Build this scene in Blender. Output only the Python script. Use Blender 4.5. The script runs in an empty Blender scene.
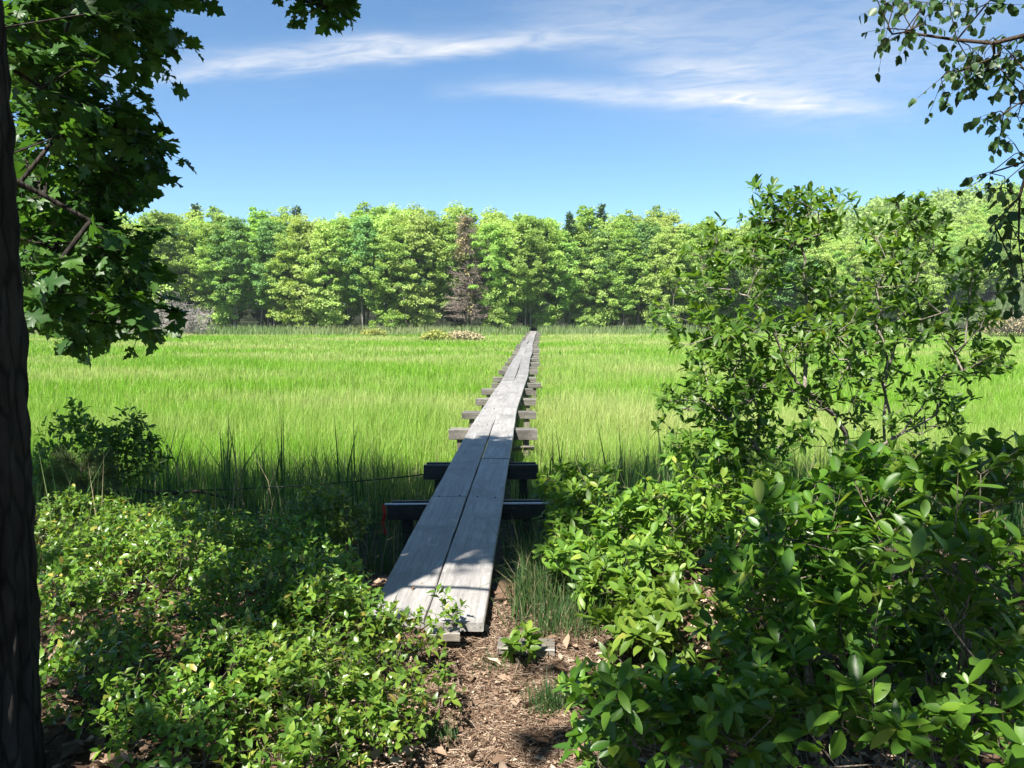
import bpy, math, random
import numpy as np
from mathutils import Vector, Matrix

R = np.random.default_rng(7)
sc = bpy.context.scene
col = sc.collection
rad = math.radians
UP = np.array([0, 0, 1.0])

# ------------------------------------------------------------------ camera
CAMZ = 2.27
PITCH = rad(5.05)
FPX = 770.0
cam = bpy.data.objects.new('camera', bpy.data.cameras.new('camera'))
col.objects.link(cam)
cam.location = (0, 0, CAMZ)
cam.rotation_euler = (math.pi / 2 - PITCH, 0, 0)
cam.data.sensor_width = 36
cam.data.lens = FPX / 1024 * 36
cam.data.clip_end = 3000
cam.data.clip_start = 0.05
sc.camera = cam
CP, SP = math.cos(PITCH), math.sin(PITCH)

def at(px, py, Y):
    """point seen at a pixel, at distance Y ahead"""
    a = (px - 512) / FPX; b = (384 - py) / FPX
    d = np.array([a, CP + b * SP, -SP + b * CP])
    return d / d[1] * Y + np.array([0, 0, CAMZ])

def project(P):
    P = np.asarray(P, float)
    q = P - np.array([0, 0, CAMZ])
    depth = q[..., 1] * CP - q[..., 2] * SP
    v = q[..., 1] * SP + q[..., 2] * CP
    depth = np.where(depth < 0.05, np.nan, depth)
    return 512 + FPX * q[..., 0] / depth, 384 - FPX * v / depth

# ------------------------------------------------------------------ mesh helpers
def norm(v):
    v = np.asarray(v, float)
    return v / (np.linalg.norm(v, axis=-1, keepdims=True) + 1e-9)

class MB:
    """collects numpy geometry and links it as ONE mesh object"""
    def __init__(s):
        s.V = []; s.L = []; s.T = []; s.n = 0
    def add(s, V, faces):
        V = np.asarray(V, float).reshape(-1, 3)
        s.V.append(V)
        for f in faces:
            s.L.append(np.asarray(f, np.int64) + s.n); s.T.append(np.array([len(f)]))
        s.n += len(V)
    def tile(s, V, loops, totals):
        """V (n,k,3) copies of a template with the same faces"""
        n, k = V.shape[:2]
        if n == 0: return
        off = (np.arange(n) * k)[:, None] + s.n
        s.V.append(V.reshape(-1, 3)); s.L.append((off + loops[None]).reshape(-1))
        s.T.append(np.tile(totals, n)); s.n += n * k
    def build(s, name, mat, parent=None, smooth=True, origin=None):
        me = bpy.data.meshes.new(name)
        V = np.concatenate(s.V) if s.V else np.zeros((0, 3))
        if origin is not None: V = V - np.asarray(origin)
        L = np.concatenate(s.L).astype(np.int32); T = np.concatenate(s.T).astype(np.int32)
        me.vertices.add(len(V)); me.vertices.foreach_set('co', V.astype(np.float32).ravel())
        me.loops.add(len(L)); me.loops.foreach_set('vertex_index', L)
        me.polygons.add(len(T))
        st = np.zeros(len(T), np.int32); st[1:] = np.cumsum(T)[:-1]
        me.polygons.foreach_set('loop_start', st); me.polygons.foreach_set('loop_total', T)
        me.polygons.foreach_set('use_smooth', np.full(len(T), smooth))
        me.update(calc_edges=True)
        me.materials.append(mat)
        o = bpy.data.objects.new(name, me); col.objects.link(o)
        if parent is not None: o.parent = parent
        if origin is not None and parent is None: o.location = origin
        return o

def empty(name, loc):
    o = bpy.data.objects.new(name, None); col.objects.link(o)
    o.location = loc; o.empty_display_size = 0.2
    return o

def tag(o, label=None, cat=None, group=None, kind=None):
    if label: o['label'] = label
    if cat: o['category'] = cat
    if group: o['group'] = group
    if kind: o['kind'] = kind
    return o

def copy_tree(o, parent=None):
    c = o.copy(); col.objects.link(c)
    if parent is not None: c.parent = parent
    for ch in list(o.children): copy_tree(ch, c)
    return c

def prism(mb, A, B, ra, rb, sides=4):
    A = np.asarray(A, float).reshape(-1, 3); B = np.asarray(B, float).reshape(-1, 3)
    if len(A) == 0: return
    d = norm(B - A)
    ref = np.where(np.abs(d[:, 2:3]) > .9, [[1.0, 0, 0]], [[0, 0, 1.0]])
    u = norm(np.cross(d, ref)); v = np.cross(d, u)
    th = np.arange(sides) / sides * 2 * math.pi
    c, s_ = np.cos(th), np.sin(th)
    ring = u[:, None] * c[None, :, None] + v[:, None] * s_[None, :, None]
    ra = np.broadcast_to(ra, (len(A),)); rb = np.broadcast_to(rb, (len(A),))
    V = np.concatenate([A[:, None] + ring * ra[:, None, None], B[:, None] + ring * rb[:, None, None]], 1)
    L = []
    for i in range(sides):
        j = (i + 1) % sides; L += [i, j, sides + j, sides + i]
    mb.tile(V, np.array(L), np.full(sides, 4))

def tube(mb, pts, radii, sides=8, cap=True):
    pts = np.asarray(pts, float); n = len(pts)
    t = norm(np.gradient(pts, axis=0))
    u = norm(np.cross(t[0], [0.3, 1, 0.1])); V = []
    for i in range(n):
        u = norm(u - t[i] * np.dot(u, t[i])); v = np.cross(t[i], u)
        th = np.arange(sides) / sides * 2 * math.pi
        V.append(pts[i] + (u * np.cos(th)[:, None] + v * np.sin(th)[:, None]) * radii[i])
    F = []
    for i in range(n - 1):
        for k in range(sides):
            k2 = (k + 1) % sides
            F.append([i * sides + k, i * sides + k2, (i + 1) * sides + k2, (i + 1) * sides + k])
    if cap:
        F.append(list(range(sides))[::-1]); F.append([(n - 1) * sides + k for k in range(sides)])
    mb.add(np.concatenate(V), F)

def curve(P, n=14, jit=0.0, rng=R):
    """smooth path through points (Catmull-Rom)"""
    P = np.asarray(P, float)
    Q = np.vstack([2 * P[0] - P[1], P, 2 * P[-1] - P[-2]]); out = []
    for i in range(len(P) - 1):
        p0, p1, p2, p3 = Q[i:i + 4]
        for t in np.arange(n) / n:
            out.append(.5 * (2 * p1 + (p2 - p0) * t + (2 * p0 - 5 * p1 + 4 * p2 - p3) * t * t + (3 * p1 - p0 - 3 * p2 + p3) * t ** 3))
    out.append(P[-1]); out = np.array(out)
    if jit: out[1:-1] += rng.normal(0, jit, (len(out) - 2, 3))
    return out

# ------------------------------------------------------------------ leaf shapes: x along the leaf, y across, z up
def leaf_tpl(w, fold=.12, curl=.12, wide=.35):
    V = np.array([[0, 0, 0],
                  [wide * .8, .5 * w, fold * w + .02], [wide * .8, 0, 0.02], [wide * .8, -.5 * w, fold * w + .02],
                  [.72, .34 * w, fold * w * .6 - curl * .3], [.72, 0, -curl * .35], [.72, -.34 * w, fold * w * .6 - curl * .3],
                  [1, 0, -curl]])
    F = [[0, 2, 1], [0, 3, 2], [1, 2, 5, 4], [2, 3, 6, 5], [4, 5, 7], [5, 6, 7]]
    return V, np.concatenate(F), np.array([len(f) for f in F])

def leaf_smooth(w, rows, fold=.1, curl=.14):
    V = [[0, 0, 0]]
    for x, k in rows:
        for sg in (1, 0, -1): V.append([x, sg * k * w / 2, fold * w * abs(sg) * (1 - .4 * x) - curl * x * x + .012 * math.sin(9 * x) * sg])
    V.append([1, 0, -curl]); n = len(rows); F = [[0, 2, 1], [0, 3, 2]]
    for i in range(n - 1):
        a = 1 + 3 * i; F += [[a, a + 1, a + 4, a + 3], [a + 1, a + 2, a + 5, a + 4]]
    a = 1 + 3 * (n - 1); F += [[a, a + 1, len(V) - 1], [a + 1, a + 2, len(V) - 1]]
    return np.array(V), np.concatenate(F), np.array([len(f) for f in F])

def maple_tpl():
    # half outline of a five-lobed leaf
    h = [(0, 0), (-.04, .12), (-.02, .33), (.14, .20), (.20, .26), (.30, .56), (.40, .40), (.50, .46), (.50, .20), (.62, .20), (.72, .30), (.80, .14), (1.0, 0)]
    pts = h + [(x, -y) for x, y in h[-2:0:-1]]
    V = [[.32, 0, .03]] + [[x, y, -.05 * abs(y) - .10 * x * x + .04 * math.sin(9 * y + 5 * x)] for x, y in pts]
    n = len(pts)
    F = [[0, 1 + i, 1 + (i + 1) % n] for i in range(n)]
    return np.array(V), np.concatenate(F), np.array([3] * n)

def oak_tpl():
    V = np.array([[0, 0, 0], [.3, .32, .05], [.45, .16, 0], [.6, .34, .04], [1, 0, -.1], [.6, -.34, .04], [.45, -.16, 0], [.3, -.32, .05]])
    F = [[0, 7, 6, 2, 1], [2, 6, 5, 4, 3]]
    return V, np.concatenate(F), np.array([5, 5])

def quad_tpl():
    V = np.array([[0, 0, 0], [.45, .38, .08], [1, 0, -.08], [.5, -.4, .06]])
    return V, np.array([0, 3, 2, 1]), np.array([4])

ELL = leaf_tpl(.46); ELLN = leaf_tpl(.36, .10, .18, .5); BLUE = leaf_tpl(.52, .10, .12, .5); OBO = leaf_tpl(.44, .10, .16, .62); BIRCH = leaf_tpl(.82, .05, .12, .30)
DEAD = leaf_tpl(.5, .5, -.25, .45); OBO = leaf_smooth(.42, [(.14, .42), (.34, .8), (.58, 1.0), (.80, .78), (.93, .38)]); ELL = leaf_smooth(.44, [(.12, .5), (.32, .95), (.55, 1.0), (.78, .62)]); ELLN = leaf_smooth(.40, [(.15, .45), (.40, .9), (.64, 1.0), (.85, .58)]); MAPLE = maple_tpl(); QUAD = quad_tpl(); OAK = oak_tpl()

def put_leaves(mb, tpl, P, D, N, S):
    V, L, T = tpl
    x = norm(D); y = norm(np.cross(N, x)); z = np.cross(x, y)
    S = np.broadcast_to(S, (len(P),))
    W = P[:, None] + S[:, None, None] * (V[None, :, 0:1] * x[:, None] + V[None, :, 1:2] * y[:, None] + V[None, :, 2:3] * z[:, None])
    mb.tile(W, L, T)

def sprays(lm, sm, tpl, C, O, n, L, m, size, spread=.7, up=.2, lift=.0, whorl=0, normup=1.0, twist=.5, r=.003, rng=R, hang=0, wsz=1.0, tw=True):
    """leafy twigs: n per centre C growing along O, m leaves along each twig and a whorl at its tip"""
    C = np.repeat(np.asarray(C, float), n, 0); O = np.repeat(norm(O), n, 0); k = len(C)
    d = norm(O + rng.normal(0, spread, (k, 3)) + UP * up)
    ln = L * rng.uniform(.55, 1.25, k)
    tip = C + d * ln[:, None] - UP * (hang * ln[:, None] * .4)
    if tw: prism(sm, C, tip, r, r * .5, 3)
    ref = norm(rng.normal(0, 1, (k, 3)) * .4 + UP)
    s1 = norm(np.cross(d, ref)); s2 = np.cross(d, s1)
    Ps, Ds, Ns = [], [], []
    for i in range(m):
        t = (i + .6) / m
        th = (i % 2) * math.pi + rng.normal(0, .5, k)
        side = s1 * np.cos(th)[:, None] + s2 * np.sin(th)[:, None]
        Ps.append(C + (tip - C) * t)
        Ds.append(norm(d * .55 + side * .9 + UP * lift + rng.normal(0, .18, (k, 3)) - UP * hang))
        Ns.append(norm(UP * normup + rng.normal(0, twist, (k, 3))))
    for i in range(whorl):
        th = i / whorl * 2 * math.pi + rng.normal(0, .25, k)
        side = s1 * np.cos(th)[:, None] + s2 * np.sin(th)[:, None]
        Ps.append(tip); Ds.append(norm(d * .5 + side * .9 + UP * lift - UP * hang + rng.normal(0, .1, (k, 3))))
        Ns.append(norm(d * .8 + UP * normup + rng.normal(0, twist * .6, (k, 3))))
    P = np.concatenate(Ps); D = np.concatenate(Ds); N = np.concatenate(Ns)
    S = size * rng.uniform(.42, 1.25, len(P)) * wsz
    V0, LL, TT = tpl; V2 = V0.copy(); V2[:, 2] -= .24 * V0[:, 0] ** 2; V2[:, 1] *= .84; V3 = V0.copy(); V3[:, 2] += .16 * V0[:, 0] ** 2 + .5 * np.abs(V0[:, 1]) * V0[:, 0]; V3[:, 1] *= 1.05
    wh = rng.integers(0, 3, len(P))
    for q_, VV in enumerate((V0, V2, V3)):
        g_ = wh == q_; put_leaves(lm, (VV, LL, TT), P[g_], D[g_], N[g_], S[g_])

def skeleton(roots, targets, step=.12, jit=.02, alpha=.35, rng=R, sag=0.0):
    """roots: list of polylines that already exist (first node of the first = base). Branches join each target to the nearest limb."""
    pos = []; par = []; plen = []
    for pl in roots:
        for i, p in enumerate(pl):
            p = np.asarray(p, float)
            if i == 0:
                if not pos: pos.append(p); par.append(-1); plen.append(0.0); last = 0; continue
                A = np.array(pos); j = int(np.argmin(np.linalg.norm(A - p, axis=1))); last = j
                if np.linalg.norm(pos[j] - p) < 1e-3: continue
            pos.append(p); par.append(last); plen.append(plen[last] + np.linalg.norm(p - pos[last])); last = len(pos) - 1
    base = pos[0]
    targets = np.asarray(targets, float)
    order = np.argsort(np.linalg.norm(targets - base, axis=1) + rng.normal(0, step, len(targets)))
    tips = np.zeros(len(targets), int)
    for ti in order:
        t = targets[ti]; A = np.array(pos); dd = np.linalg.norm(A - t, axis=1)
        j = int(np.argmin(dd * (1 + .0) + alpha * np.array(plen) * .3 + np.where(A[:, 2] > t[2] + .05, .4 * (A[:, 2] - t[2]), 0)))
        n = max(1, int(dd[j] / step)); a = pos[j]; last = j
        for i in range(1, n + 1):
            u = i / n; p = a + (t - a) * u
            if i < n: p = p + rng.normal(0, jit, 3) + UP * (sag * math.sin(math.pi * u) * dd[j])
            pos.append(p); par.append(last); plen.append(plen[last] + dd[j] / n); last = len(pos) - 1
        tips[ti] = last
    return np.array(pos), np.array(par), tips

def limbs(mb, pos, par, r0, rmax, expo=.5, sides=5):
    n = len(pos); w = np.zeros(n); child = np.zeros(n, bool); child[par[par >= 0]] = True
    w[~child] = 1
    for i in range(n - 1, 0, -1): w[par[i]] += w[i]
    rr = np.minimum(r0 * w ** expo, rmax)   # rmax: one number or one per node
    i = np.arange(1, n)
    prism(mb, pos[par[i]], pos[i] , rr[i] * .5 + np.minimum(rr[par[i]], rr[i] * 1.25) * .5, rr[i], sides)
    return rr

def tipdir(pos, par, tips):
    return norm(pos[tips] - pos[np.maximum(par[tips], 0)] + 1e-6)

# ------------------------------------------------------------------ node helpers / materials
def mat(name):
    m = bpy.data.materials.new(name); m.use_nodes = True
    nt = m.node_tree; nt.nodes.clear()
    out = nt.nodes.new('ShaderNodeOutputMaterial')
    return m, nt, out

def nd(nt, t, **kw):
    n = nt.nodes.new('ShaderNode' + t)
    for k, v in kw.items():
        if k.startswith('_'): setattr(n, k[1:], v)
        else: n.inputs[k].default_value = v
    return n

def lk(nt, a, b): nt.links.new(a, b)

def mth(nt, op, a, b=0.0, c=None, clamp=False):
    n = nt.nodes.new('ShaderNodeMath'); n.operation = op; n.use_clamp = clamp
    for i, v in enumerate((a, b, c)):
        if v is None: continue
        if isinstance(v, (int, float)): n.inputs[i].default_value = v
        else: nt.links.new(v, n.inputs[i])
    return n.outputs[0]

def ramp(nt, fac, stops):
    n = nt.nodes.new('ShaderNodeValToRGB'); e = n.color_ramp.elements
    while len(e) > 1: e.remove(e[-1])
    e[0].position = stops[0][0]; e[0].color = (*stops[0][1], 1)
    for p, c in stops[1:]:
        x = e.new(p); x.color = (*c, 1)
    if fac is not None: nt.links.new(fac, n.inputs[0])
    return n.outputs[0]

def mixc(nt, f, a, b, mode='MIX'):
    n = nt.nodes.new('ShaderNodeMix'); n.data_type = 'RGBA'; n.blend_type = mode
    for s, v in ((n.inputs[0], f), (n.inputs[6], a), (n.inputs[7], b)):
        if isinstance(v, (int, float)): s.default_value = v
        elif isinstance(v, tuple): s.default_value = (*v, 1)
        else: nt.links.new(v, s)
    return n.outputs[2]

def leaf_mat(name, stops, trans=.4, rough=.45, spec=.35, tcol=(1.25, 1.2, .55), patch=0.0, hue=.02):
    m, nt, out = mat(name)
    g = nd(nt, 'NewGeometry')
    c = ramp(nt, g.outputs['Random Per Island'], stops)
    oi = nd(nt, 'ObjectInfo')
    hs = nd(nt, 'HueSaturation'); lk(nt, c, hs.inputs['Color'])
    lk(nt, mth(nt, 'MULTIPLY_ADD', oi.outputs['Random'], hue, .5 - hue / 2), hs.inputs['Hue'])
    lk(nt, mth(nt, 'MULTIPLY_ADD', oi.outputs['Random'], .36, .82), hs.inputs['Value'])
    c = hs.outputs[0]
    if patch:
        tc = nd(nt, 'TexCoord'); nz = nd(nt, 'TexNoise', Scale=patch, Detail=2.0); lk(nt, tc.outputs['Object'], nz.inputs[0])
        h2 = nd(nt, 'HueSaturation'); lk(nt, c, h2.inputs['Color']); lk(nt, mth(nt, 'MULTIPLY_ADD', nz.outputs[0], 1.0, .5), h2.inputs['Value']); c = h2.outputs[0]
    p = nd(nt, 'BsdfPrincipled', Roughness=rough); p.inputs['Specular IOR Level'].default_value = spec
    lk(nt, c, p.inputs['Base Color'])
    t = nd(nt, 'BsdfTranslucent'); lk(nt, mixc(nt, 1.0, c, tcol, 'MULTIPLY'), t.inputs['Color'])
    mx = nd(nt, 'MixShader'); mx.inputs[0].default_value = trans
    lk(nt, p.outputs[0], mx.inputs[1]); lk(nt, t.outputs[0], mx.inputs[2]); lk(nt, mx.outputs[0], out.inputs[0])
    return m

def bark_mat(name, c1, c2, scale=8.0, stretch=.18, bump=.5, c3=None):
    m, nt, out = mat(name)
    tc = nd(nt, 'TexCoord'); mp = nd(nt, 'Mapping'); mp.inputs['Scale'].default_value = (1, 1, stretch)
    lk(nt, tc.outputs['Object'], mp.inputs[0])
    n1 = nd(nt, 'TexNoise', Scale=scale, Detail=6.0, Roughness=.65); lk(nt, mp.outputs[0], n1.inputs[0])
    v = nd(nt, 'TexVoronoi', Scale=scale * 1.7); v.feature = 'DISTANCE_TO_EDGE'; lk(nt, mp.outputs[0], v.inputs[0])
    c = ramp(nt, n1.outputs[0], [(.3, c1), (.7, c2)])
    if c3:
        n2 = nd(nt, 'TexNoise', Scale=scale * 1.3, Detail=5.0); lk(nt, tc.outputs['Object'], n2.inputs[0])
        c = mixc(nt, ramp(nt, n2.outputs[0], [(.6, (0, 0, 0)), (.64, (.8, .8, .8))]), c, c3)
    c = mixc(nt, ramp(nt, v.outputs['Distance'], [(0, (.75, .75, .75)), (.12, (0, 0, 0))]), c, tuple(x * .35 for x in c1))
    p = nd(nt, 'BsdfPrincipled', Roughness=.9); p.inputs['Specular IOR Level'].default_value = .15
    lk(nt, c, p.inputs['Base Color'])
    b = nd(nt, 'Bump', Strength=bump, Distance=.02)
    lk(nt, mth(nt, 'ADD', n1.outputs[0], mth(nt, 'MINIMUM', v.outputs['Distance'], .2)), b.inputs['Height']); lk(nt, b.outputs[0], p.inputs['Normal'])
    lk(nt, p.outputs[0], out.inputs[0])
    return m

def wood_mat(name, dark, lite, moss=None):
    m, nt, out = mat(name)
    tc = nd(nt, 'TexCoord'); oi = nd(nt, 'ObjectInfo')
    off = nd(nt, 'VectorMath'); off.operation = 'ADD'; lk(nt, tc.outputs['Object'], off.inputs[0])
    cmb = nd(nt, 'CombineXYZ'); lk(nt, mth(nt, 'MULTIPLY', oi.outputs['Random'], 37.0), cmb.inputs[0]); lk(nt, mth(nt, 'MULTIPLY', oi.outputs['Random'], 91.0), cmb.inputs[1]); lk(nt, cmb.outputs[0], off.inputs[1])
    mp = nd(nt, 'Mapping'); mp.inputs['Scale'].default_value = (60, 1.6, 60); lk(nt, off.outputs[0], mp.inputs[0])
    g1 = nd(nt, 'TexNoise', Scale=1.0, Detail=6.0, Roughness=.7); lk(nt, mp.outputs[0], g1.inputs[0])
    mp2 = nd(nt, 'Mapping'); mp2.inputs['Scale'].default_value = (9, .9, 9); lk(nt, off.outputs[0], mp2.inputs[0])
    g2 = nd(nt, 'TexNoise', Scale=1.0, Detail=5.0, Roughness=.6, Distortion=.8); lk(nt, mp2.outputs[0], g2.inputs[0])
    g3 = nd(nt, 'TexNoise', Scale=2.6, Detail=5.0, Roughness=.65); lk(nt, off.outputs[0], g3.inputs[0])
    c = ramp(nt, g1.outputs[0], [(.3, dark), (.62, lite)])
    c = mixc(nt, ramp(nt, g2.outputs[0], [(.35, (.55, .55, .55)), (.65, (0, 0, 0))]), c, tuple(x * .75 for x in dark))
    c = mixc(nt, ramp(nt, g3.outputs[0], [(.42, (0, 0, 0)), (.75, (.7, .7, .7))]), c, tuple(x * .55 for x in lite))
    mp3 = nd(nt, 'Mapping'); mp3.inputs['Scale'].default_value = (120, 1.1, 120); lk(nt, off.outputs[0], mp3.inputs[0])
    g4 = nd(nt, 'TexNoise', Scale=1.0, Detail=2.0); lk(nt, mp3.outputs[0], g4.inputs[0])
    crack = ramp(nt, g4.outputs[0], [(.27, (1, 1, 1)), (.33, (0, 0, 0))])
    c = mixc(nt, crack, c, tuple(x * .22 for x in dark))
    g6 = nd(nt, 'TexNoise', Scale=1.3, Detail=7.0, Roughness=.7, Distortion=.6); lk(nt, off.outputs[0], g6.inputs[0])
    c = mixc(nt, ramp(nt, g6.outputs[0], [(.52, (0, 0, 0)), (.66, (.6, .6, .6))]), c, tuple(x * .6 for x in dark))
    hs = nd(nt, 'HueSaturation'); lk(nt, c, hs.inputs['Color']); lk(nt, mth(nt, 'MULTIPLY_ADD', oi.outputs['Random'], .35, .82), hs.inputs['Value'])
    mp5 = nd(nt, 'Mapping'); mp5.inputs['Scale'].default_value = (34, 7, 34); lk(nt, off.outputs[0], mp5.inputs[0])
    g5 = nd(nt, 'TexNoise', Scale=1.0, Detail=9.0, Roughness=.8, Distortion=.3); lk(nt, mp5.outputs[0], g5.inputs[0])
    fl = ramp(nt, g5.outputs[0], [(.56, (0, 0, 0)), (.66, (.7, .7, .7))])
    c = mixc(nt, fl, c, tuple(x * 1.45 for x in lite)); lk(nt, c, hs.inputs['Color'])
    p = nd(nt, 'BsdfPrincipled', Roughness=.5); p.inputs['Specular IOR Level'].default_value = .5
    lk(nt, hs.outputs[0], p.inputs['Base Color'])
    b = nd(nt, 'Bump', Strength=.5, Distance=.004)
    lk(nt, mth(nt, 'SUBTRACT', g1.outputs[0], crack), b.inputs['Height']); lk(nt, b.outputs[0], p.inputs['Normal'])
    lk(nt, p.outputs[0], out.inputs[0])
    return m

def plain(name, c, rough=.7, spec=.3, metal=0.0):
    m, nt, out = mat(name)
    tc = nd(nt, 'TexCoord'); nz = nd(nt, 'TexNoise', Scale=25.0, Detail=4.0); lk(nt, tc.outputs['Object'], nz.inputs[0])
    p = nd(nt, 'BsdfPrincipled', Roughness=rough, Metallic=metal); p.inputs['Specular IOR Level'].default_value = spec
    lk(nt, mixc(nt, nz.outputs[0], tuple(x * .7 for x in c), tuple(min(1, x * 1.25) for x in c)), p.inputs['Base Color'])
    lk(nt, p.outputs[0], out.inputs[0])
    return m

M = {}
M['maple'] = leaf_mat('maple leaf', [(0, (.03, .085, .018)), (.6, (.05, .13, .022)), (1, (.085, .18, .03))], .5, .42, .4)
M['birch'] = leaf_mat('birch leaf', [(0, (.025, .06, .02)), (1, (.05, .115, .03))], .3, .45, .35)
M['azalea'] = leaf_mat('azalea leaf', [(0, (.055, .135, .02)), (.6, (.095, .205, .026)), (.97, (.15, .27, .038)), (.99, (.22, .28, .05))], .5, .42, .4)
M['bright'] = leaf_mat('fresh shrub leaf', [(0, (.07, .15, .022)), (.6, (.13, .24, .028)), (.96, (.2, .31, .045)), (.985, (.28, .31, .06))], .46, .42, .35)
M['blue'] = leaf_mat('low bush leaf', [(0, (.07, .16, .024)), (.6, (.13, .245, .03)), (.94, (.21, .32, .045)), (.985, (.36, .3, .07))], .46, .34, .5)
M['dark'] = leaf_mat('big dark leaf', [(0, (.045, .11, .014)), (.7, (.085, .175, .018)), (.95, (.13, .235, .024)), (.985, (.22, .28, .05))], .5, .38, .45)
M['pine'] = leaf_mat('pine needle', [(0, (.06, .10, .03)), (1, (.14, .19, .05))], .25, .5, .3)
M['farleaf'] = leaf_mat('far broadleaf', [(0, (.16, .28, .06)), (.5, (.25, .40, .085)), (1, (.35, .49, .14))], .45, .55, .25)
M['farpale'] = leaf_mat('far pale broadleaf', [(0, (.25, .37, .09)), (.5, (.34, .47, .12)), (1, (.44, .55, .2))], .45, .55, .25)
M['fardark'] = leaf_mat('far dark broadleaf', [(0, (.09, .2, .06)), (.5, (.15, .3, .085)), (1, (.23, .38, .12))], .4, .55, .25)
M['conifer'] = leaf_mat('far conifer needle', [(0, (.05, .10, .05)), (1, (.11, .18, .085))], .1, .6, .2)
M['rust'] = leaf_mat('rusty needle', [(0, (.2, .15, .08)), (1, (.34, .3, .14))], .2, .7, .1, (1, 1, 1))
M['grass'] = None
M['bark'] = bark_mat('maple bark', (.018, .015, .012), (.055, .047, .04), 14, .16, 1.0)
M['stem'] = bark_mat('shrub stem', (.07, .055, .04), (.2, .17, .13), 30, .4, .3)
M['darkstem'] = bark_mat('dark stem', (.03, .022, .016), (.08, .06, .045), 30, .4, .3)
M['palestem'] = bark_mat('pale stem', (.12, .10, .08), (.3, .27, .23), 20, .4, .3)
M['fartrunk'] = bark_mat('far trunk', (.12, .11, .095), (.34, .31, .28), 3, .2, .3)
M['greytwig'] = bark_mat('dead grey twig', (.26, .235, .215), (.5, .45, .42), 5, .4, .2)
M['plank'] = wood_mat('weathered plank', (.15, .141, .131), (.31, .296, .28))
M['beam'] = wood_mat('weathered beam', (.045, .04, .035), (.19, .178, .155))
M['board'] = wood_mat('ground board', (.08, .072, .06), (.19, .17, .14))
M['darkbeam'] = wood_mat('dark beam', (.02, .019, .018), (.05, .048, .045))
M['metal'] = plain('galvanised steel', (.4, .4, .4), .45, .5, .6)
M['red'] = plain('red ribbon', (.5, .03, .025), .5)
M['cable'] = plain('black cable', (.02, .02, .02), .6)

# ------------------------------------------------------------------ terrain
def sstep(a, b, x):
    t = np.clip((x - a) / (b - a), 0, 1); return t * t * (3 - 2 * t)

def wob(x, y, s=1.0):
    return (np.sin(x * 1.3 * s + 1.7) * np.cos(y * 1.1 * s + .4) + .5 * np.sin(x * 2.9 * s - y * 2.3 * s) + .3 * np.cos(x * 5.1 * s + y * 4.3 * s + 2)) / 1.8

def edge_y(x):   # where the forest begins
    x = np.asarray(x, float)
    return 92 + np.maximum(x - 20, 0) * .85 + 2.0 * np.sin(x * .11) - np.maximum(-x - 38, 0) * .25

def ground(x, y):
    x = np.asarray(x, float); y = np.asarray(y, float)
    shore = 4.6 + .5 * np.sin(x * .7 + 1) + .45 * np.clip(np.abs(x + .3) - 1.2, 0, 2.5)
    bank = .56 + .05 * wob(x, y) + .012 * wob(x * 5, y * 5) - .07 * np.exp(-((x + .12) / .45) ** 2)
    z = bank * (1 - sstep(shore - .3, shore + 2.0, y))
    z = z + np.where(y > 8, .05 * wob(x * .4, y * .4), 0)
    e = edge_y(x)
    z = z + .6 * sstep(e - 6, e + 4, y)
    z = z + 26 * sstep(140, 260, y + .25 * x) * sstep(-30, 150, x) + 5 * sstep(120, 250, y) * (1 - sstep(-30, 60, x))
    return z

def gz(x, y): return float(ground(x, y))

xs = np.unique(np.concatenate([np.linspace(-9, 9, 91), -9 - np.geomspace(.3, 340, 50), 9 + np.geomspace(.3, 340, 50)]))
ys = np.unique(np.concatenate([np.linspace(-8, 12, 101), 12 + np.geomspace(.3, 336, 80), -8 - np.geomspace(.5, 80, 12)]))
GX, GY = np.meshgrid(xs, ys); GZ = ground(GX, GY)
nx, ny = len(xs), len(ys)
mb = MB()
idx = np.arange(nx * ny).reshape(ny, nx)
q = np.stack([idx[:-1, :-1], idx[:-1, 1:], idx[1:, 1:], idx[1:, :-1]], -1).reshape(-1, 4)
mb.V.append(np.stack([GX, GY, GZ], -1).reshape(-1, 3)); mb.L.append(q.ravel()); mb.T.append(np.full(len(q), 4)); mb.n = nx * ny
m, nt, out = mat('ground soil')
tc = nd(nt, 'TexCoord'); sep = nd(nt, 'SeparateXYZ'); lk(nt, tc.outputs['Object'], sep.inputs[0])
n1 = nd(nt, 'TexNoise', Scale=9.0, Detail=8.0, Roughness=.7); lk(nt, tc.outputs['Object'], n1.inputs[0])
n2 = nd(nt, 'TexNoise', Scale=60.0, Detail=5.0, Roughness=.7); lk(nt, tc.outputs['Object'], n2.inputs[0])
n3 = nd(nt, 'TexNoise', Scale=.12, Detail=4.0); lk(nt, tc.outputs['Object'], n3.inputs[0])
lit = ramp(nt, n1.outputs[0], [(.25, (.045, .028, .018)), (.5, (.12, .075, .048)), (.75, (.24, .16, .105))])
lit = mixc(nt, ramp(nt, n2.outputs[0], [(.35, (.7, .7, .7)), (.6, (0, 0, 0))]), lit, (.03, .02, .013))
mar = ramp(nt, n3.outputs[0], [(.35, (.09, .15, .025)), (.65, (.17, .2, .06))])
mar = mixc(nt, ramp(nt, n1.outputs[0], [(.4, (.6, .6, .6)), (.7, (0, 0, 0))]), mar, (.05, .06, .025))
mud = ramp(nt, n1.outputs[0], [(.35, (.03, .032, .02)), (.7, (.13, .11, .07))])
ymask = mth(nt, 'MULTIPLY_ADD', sep.outputs[1], 1 / 5.0, -10.0 / 5.0, True)
c = mixc(nt, ymask, mud, mar)
c = mixc(nt, mth(nt, 'MULTIPLY_ADD', sep.outputs[1], -1 / 1.6, 6.4 / 1.6, True), c, lit)
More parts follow.
